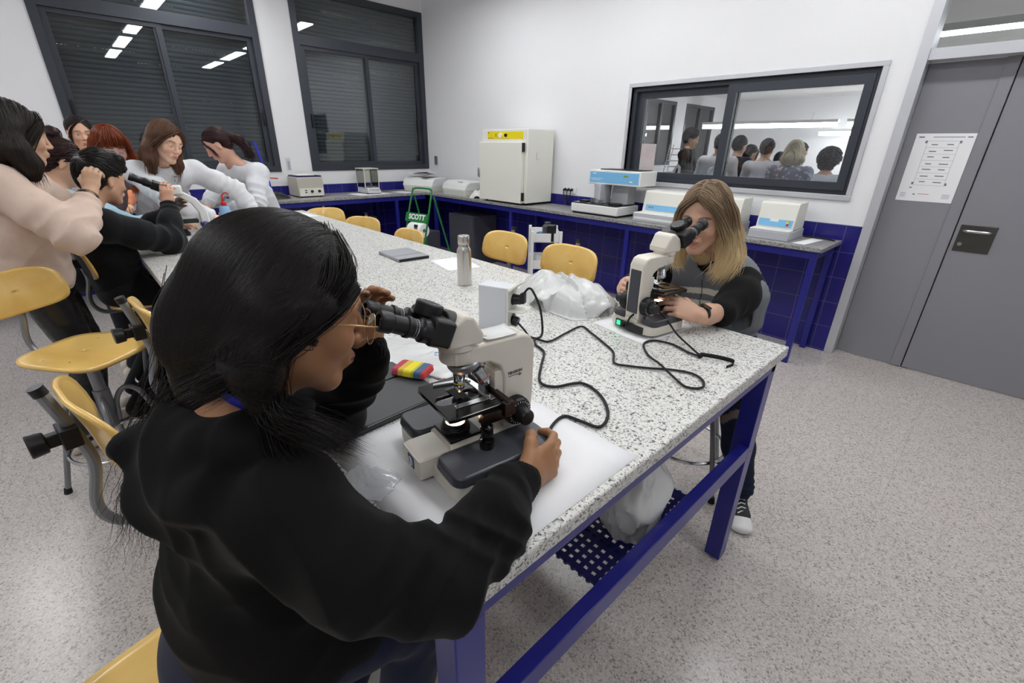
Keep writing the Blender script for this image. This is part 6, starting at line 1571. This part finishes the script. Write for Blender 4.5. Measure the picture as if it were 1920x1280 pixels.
far('boy in a white printed shirt seen from behind through the inside window', -2.87, 6.5, 1.58, (-.4, 1), (226, 226, 230), (58, 50, 48), H_short(.002), seed=202)
far('student in a black and white top half hidden by the middle window bar', -2.82, 7.0, 1.57, (.3, 1), (60, 62, 72), (40, 38, 40), H_short(.004), seed=203)
far('girl with dark tied hair in a brown top behind the inside window', -2.88, 7.6, 1.47, (.6, .8), (86, 72, 70), (50, 44, 46), H_tied(False), seed=204, sleeve=.9)
far('short haired student in a plain white t-shirt with back to the window', -2.42, 6.9, 1.53, (-.1, 1), (214, 216, 224), (84, 76, 76), H_short(.004), seed=205)
far('shorter dark haired student between the white t-shirt and the blonde girl', -2.88, 8.9, 1.38, (.2, 1), (70, 74, 90), (70, 74, 84), H_tied(False), seed=206)
far('blonde student in a flowered shirt with back to the window', -1.87, 6.2, 1.50, (.0, 1), (150, 154, 172), (214, 204, 178), H_long(.02, .026), seed=207, topmat=fl)
far('dark haired student whose face shows beside the blonde hair', -2.68, 9.2, 1.53, (.9, .2), (200, 208, 208), (56, 56, 60), H_tied(False), seed=208)
far('student with a dark curly bob in a pale shirt at the window end', -1.69, 6.95, 1.40, (.05, 1), (206, 212, 222), (62, 60, 66), H_short(.044, curly=True), seed=209)
# ---------------------------------------------------------------- things lying on the laboratory table
Z = TZ+.0005
sheet('paper_sheet', 'large white sheet under the microscope of the girl in the black hoodie', -.598, .492, Z, .445, .465, 0, curl=.0)
sheet('paper_sheet', 'white sheet under the microscope of the girl in the knitted vest', -.785, 1.41, Z, .235, .29, math.radians(-9))
sheet('paper_sheet', 'white sheet between the tablet case and the steel bottle', -1.97, 1.44, Z, .27, .19, math.radians(-14))
sheet('paper_sheet', 'small white paper lying at the far end of the table', -4.28, 1.46, Z, .3, .2, .1)
def flat(name, lab, cat, x, y, w, d, rz): return thing(name, lab, cat, (x, y, Z), rz)
# dark tablet sleeve under the left elbow
t = thing('tablet_sleeve', 'long charcoal sleeve lying open beside the microscope, under the striped pouch', 'case', (-.955, .42, Z), math.radians(3))
MB().prism(rrect(-.135, .125, -.16, .15, .008), 0, .010).build('back_cover', mat('charcoal leatherette', (58, 59, 63), .5, bump=(500, .1)), t, bevel=.002)
MB().prism(rrect(-.125, -.04, -.155, .145, .006), .0102, .016).build('fold_flap', MATS['charcoal leatherette'], t, bevel=.002)
MB().prism(rrect(-.036, .118, -.155, .145, .006), .0102, .0135).build('front_panel', MATS['charcoal leatherette'], t, bevel=.001)
MB().box(.118, .124, -.155, .145, .0102, .0125).build('seam', M_BLACKP, t)
# striped pencil pouch
t = thing('pencil_pouch', 'small pouch striped red, yellow and blue on the corner of the charcoal sleeve', 'pouch', (-.985, .565, Z+.001), math.radians(28))
stripe = mat('striped cloth', (200, 60, 60), .8); N_ = Nd(stripe); s_ = N_('ShaderNodeSeparateXYZ'); N_.link(N_.obj(), s_.inputs[0])
N_.col(N_.ramp(N_.math('MULTIPLY_ADD', s_.outputs[0], 7.6, .5), [(0, (196, 190, 170)), (.10, (176, 62, 84)), (.30, (206, 172, 60)), (.42, (226, 212, 50)), (.60, (176, 176, 60)), (.66, (74, 96, 130)), (.82, (196, 62, 66))], True))
MB().prism(rrect(-.052, .052, -.036, .036, .012), .0155, .036, top=rrect(-.048, .048, -.032, .032, .012)).build('pouch_body', stripe, t, bevel=.006, seg=3)
MB().tube([(-.046, .034, .030), (0, .037, .030), (.046, .034, .030)], .0022, 6, smooth=4).build('zip', M_LGREY, t)
# thin clear bag with blue handwriting
o = crumple('plastic_bag', 'flat clear bag with blue handwriting between the sleeve and the white socket box', 'bag', (-1.10, .70, Z), .35, .34, .28, .016, 17, M_FILM, amp=.012)
ink = mat('blue ink', (96, 120, 170), .8)
text_mesh('handwriting', 'S -', .034, T(.03, .0, .030) @ rotz(math.radians(-150)), ink, o, bold=-.0004); text_mesh('handwriting', '202', .034, T(.075, -.045, .027) @ rotz(math.radians(-150)), ink, o, bold=-.0004)
# clear sachet by the sleeve of the hoodie
crumple('clear_sachet', 'small clear sachet lying between the black sleeve and the microscope', 'sachet', (-.675, .275, Z+.001), math.radians(28), .11, .085, .003, 23, M_FOIL, amp=.004)
# film on the microscope arm
o = sheet('plastic_film', 'thin white film folded on top of the hoodie girl\'s microscope arm', -.612, .540, TZ+.2555, .055, .075, TILT1, M_FILM, 'film', curl=.004)
# socket box
t = thing('socket_box', 'white upright socket box with lids open and two black plugs', 'socket box', (-1.112, .985, Z), math.radians(22))
MB().box(-.056, .050, -.032, .036, 0, .160).build('housing', mat('pale grey plastic', (214, 217, 222), .4), t, bevel=.003)
MB().box(.050, .058, -.034, .038, .0, .160).build('socket_face', M_OFFW, t, bevel=.002)
for i, z in enumerate((.115, .045)):
    MB().cyl((.0585, .002, z), (.0605, .002, z), .024, n=28).build('socket_ring', M_OFFW, t)
    MB().cyl((.0606, .002, z), (.0612, .002, z), .020, n=28).build('socket_well', M_BLACKP, t)
f = MB(); f.box(-.036, .036, 0, .060, 0, .004, frame((.058, .002, .152), (0, 1, 0), (.78, 0, .62), (.62, 0, -.78))).build('socket_lid', M_OFFW, t, bevel=.001)
f = MB(); f.box(-.036, .036, 0, .060, 0, .004, frame((.058, .002, .080), (0, 1, 0), (.93, -.1, .05), (0, 0, 1))).build('socket_lid', M_OFFW, t, bevel=.001)
f = MB(); f.cyl((.060, .002, .115), (.092, .002, .118), .018, .016, n=20); f.box(.088, .104, -.010, .014, .106, .142); f.build('plug', M_BLACKP, t, bevel=.003)
f = MB(); f.cyl((.060, .002, .040), (.080, .002, .036), .017, n=20); f.build('plug', M_BLACKP, t, bevel=.003)
def cable(name, lab, pts, r=.0038, m=M_RUBBER, k=8):
    P = [Vector(p) for p in pts]; o0 = P[0].copy()
    t = thing(name, lab, 'cable', tuple(o0))
    MB().tube([p-o0 for p in P], r, 8, smooth=k).build('cord', m, t); return t
zt = TZ+.0052
cx = lambda *L_: [(x, y, zt) for x, y in L_]
R22 = rotz(math.radians(22)); bx = lambda x, y, z: tuple(R22 @ Vector((x, y, z))+Vector((-1.112, .985, Z)))
cable('power_cable', 'black cable looping from the upper socket to the hoodie girl\'s microscope', [bx(.098, .002, .14), bx(.112, .01, .158), (-.985, 1.03, 1.085), (-.965, 1.045, 1.03), (-.955, 1.05, .965), (-.945, 1.035, zt+.004), (-.94, 1.0, zt+.002), (-.912, .975, zt)]+
      cx((-.856, .954), (-.797, .879), (-.732, .805), (-.686, .813), (-.651, .883), (-.579, .869), (-.512, .811), (-.491, .75), (-.533, .736), (-.575, .722))+[(-.56, .66, zt+.004), (-.515, .60, zt+.012), (-.486, .578, TZ+.031)])
cable('power_cable', 'black cable winding across the granite to the knitted vest girl\'s microscope', [bx(.076, .002, .036), bx(.105, .0, .012), (-.975, 1.01, zt)]+cx((-.945, 1.015), (-.902, 1.028), (-.913, 1.121), (-.918, 1.215), (-.852, 1.191), (-.767, 1.15), (-.712, 1.117), (-.665, 1.056), (-.624, 1.071), (-.574, 1.106))+
      [(-.527, 1.144, zt), (-.475, 1.165, zt), (-.435, 1.145, zt), (-.42, 1.105, zt), (-.45, 1.078, zt), (-.50, 1.10, zt+.003), (-.562, 1.135, zt+.008), (-.629, 1.182, zt), (-.683, 1.245, zt), (-.679, 1.297, zt), (-.622, 1.316, zt), (-.556, 1.296, zt), (-.52, 1.293, zt+.003),
       (-.56, 1.32, zt+.008), (-.633, 1.362, zt+.02), (-.70, 1.37, TZ+.075), (-.745, 1.345, TZ+.085), (-.775, 1.305, TZ+.065), (-.782, 1.285, TZ+.03)], r=.0034)
t = thing('cable_strap', 'black hook strap tied round the cable near the table corner', 'strap', (-.516, 1.293, Z))
m = MB(); P = [(0, 0, .012), (.03, .01, .014), (.06, .03, .010), (.085, .040, .006), (.092, .02, .003), (.086, -.01, .002)]; P = catmull([Vector(p) for p in P], 5)
m.grid([[tuple(p+Vector((0, -.002, -.006))), tuple(p+Vector((0, .002, .006)))] for p in P]).build('strap', mat('black webbing', (20, 20, 22), .8), t, solid=.0015)
MB().ball((0, 0, .008), (.010, .009, .007)).build('knot', MATS['black webbing'], t)
crumple('plastic_bag', 'large crumpled translucent white bag in front of the plywood stool backrest', 'bag', (-1.16, 1.40, Z), math.radians(-8), .46, .31, .15, 31, M_FILM, nx=70, ny=60, amp=.05)
# wire spectacles on the table
t = thing('eyeglasses', 'round wire spectacles lying folded open beside the crumpled bag', 'glasses', (-1.05, 1.44, Z), math.radians(24)); f = MB(); gl = MB()
for s in (-1, 1):
    P = [(s*.030+.024*math.cos(2*PI*k/26), -.01*0, .026+.0235*math.sin(2*PI*k/26)) for k in range(26)]; f.tube(P, .0008, 6, closed=True); gl.add(P, [tuple(range(26))])
f.tube([(-.007, 0, .032), (0, -.003, .035), (.007, 0, .032)], .0008, 6, smooth=3); f.build('rim', M_CHROME, t); gl.build('lens', M_CLEAR, t)
for s in (-1, 1): MB().tube([(s*.055, 0, .030), (s*.057, .06, .022), (s*.056, .115, .003)], .0009, 6, smooth=3).build('temple', M_CHROME, t)
# steel bottle
t = thing('water_bottle', 'brushed stainless steel bottle standing on the granite table', 'bottle', (-1.62, 1.235, Z))
st_ = mat('stainless steel', (205, 203, 198), .27, 1)
MB().lathe([(.030, 0), (.0325, .003), (.0325, .150), (.031, .163), (.0255, .174), (.0235, .180), (.0235, .184)], 48).build('bottle_body', st_, t)
MB().lathe([(.0225, .1845), (.0255, .186), (.0262, .190), (.0262, .222), (.0245, .225), (1e-4, .2255)], 48).build('screw_cap', st_, t)
MB().tube([(.024, 0, .188), (.033, .0, .190), (.031, .0, .176), (.023, 0, .180)], .0016, 6, smooth=3).build('cap_loop', st_, t)
# grey tablet case
t = thing('tablet_case', 'grey tablet case with black edge lying on the granite table', 'case', (-2.305, 1.325, Z), math.radians(-4))
MB().prism(rrect(-.135, .125, -.095, .095, .008), .0, .017).build('cover', mat('grey felt', (150, 152, 156), .7), t, bevel=.004)
MB().box(-.128, .127, -.085, .0, .004, .013).build('tablet', M_BLACKP, t)
MB().box(.045, .0475, -.095, .095, .017, .0178).build('fold_line', mat('dark grey line', (92, 94, 98), .7), t)
MB().prism(rrect(.12, .1285, -.092, .092, .004), .002, .0155).build('black_edge', M_BLACKP, t, bevel=.002)
# blue wash bottle and tissues at the far end
t = thing('wash_bottle', 'wash bottle with red nozzle and pale blue liquid at the reaching hands', 'bottle', (-4.10, .85, Z))
MB().lathe([(.036, 0), (.038, .004), (.038, .115), (.030, .135), (.018, .142)], 28).build('bottle_body', m_film('blue liquid', (150, 190, 232), .15, .2), t)
f = MB().lathe([(.019, .143), (.019, .165), (.008, .172), (.007, .195)], 18); f.tube([(0, 0, .19), (.0, 0, .215), (.02, .02, .235), (.03, .04, .225)], .005, 8, smooth=4); f.build('red_nozzle', M_RED, t)
crumple('tissue', 'crumpled white tissues between the curved microscope and the wash bottle', 'tissue', (-3.80, .74, Z), .3, .26, .24, .09, 44, M_PAPER, amp=.05)
crumple('tissue', 'second crumpled tissue lying nearer the wash bottle foot', 'tissue', (-3.98, 1.02, Z), .9, .2, .16, .07, 47, M_PAPER, amp=.05)
cable('power_cable', 'thin dark cable lying beside the white curved microscope base', [(-3.36, .40, zt), (-3.30, .55, zt), (-3.20, .62, zt), (-3.30, .72, zt), (-3.42, .66, zt), (-3.46, .62, zt+.004)], .004)
# hanging and standing bags
def bagform(name, lab, cx_, cy_, rx, ry, z0, z1, seed, m, rz=0):
    f = noise(seed, 18, 7); g = []
    N1, N2 = 26, 48
    for i in range(N1):
        k = i/(N1-1); row = []; w = (.55+.45*math.sin(PI*min(1, k*1.15+.08)))*(1-.35*max(0, k-.6)/.4)
        for j in range(N2):
            a = 2*PI*j/N2; e = .8; x = abs(math.cos(a))**e*(1 if math.cos(a) > 0 else -1)*rx*w; y = abs(math.sin(a))**e*(1 if math.sin(a) > 0 else -1)*ry*w
            q = A_(x, y, k*(z1-z0)*.5); d = .020*(1-1.7*abs(math.sin(1.5*float(f(q[None]*.9)[0])+a*1.5)))+.008*(1-2*abs(math.sin(2.2*float(f(q[None]*1.7+2)[0])))); s = 1+d/max(.02, math.hypot(x, y))
            row.append((x*s, y*s, (z1-z0)*k+.004*(j % 3 == 0)*(k > .9)))
        g.append(row)
    b = MB().grid(g, wrap=True); n = len(b.v); b.v.append((0, 0, .001)); b.f += [(j, (j+1) % N2, n)[::-1] for j in range(N2)]
    o = b.build(name, m, None, solid=.0006, angle=60); o.location = (cx_, cy_, z0); o.rotation_euler = (0, 0, rz); return tag(o, lab, 'bag')
bagform('plastic_bag', 'translucent white bag standing on the perforated blue shelf under the table', -.500, .985, .070, .120, .4565, .845, 55, M_FILM, .1)
bagform('carrier_bag', 'pale grey bag standing on the floor below the stool beside the long black hair', -2.42, .10, .10, .13, .001, .42, 58, mat('pale grey cloth', (182, 180, 186), .7), .3)
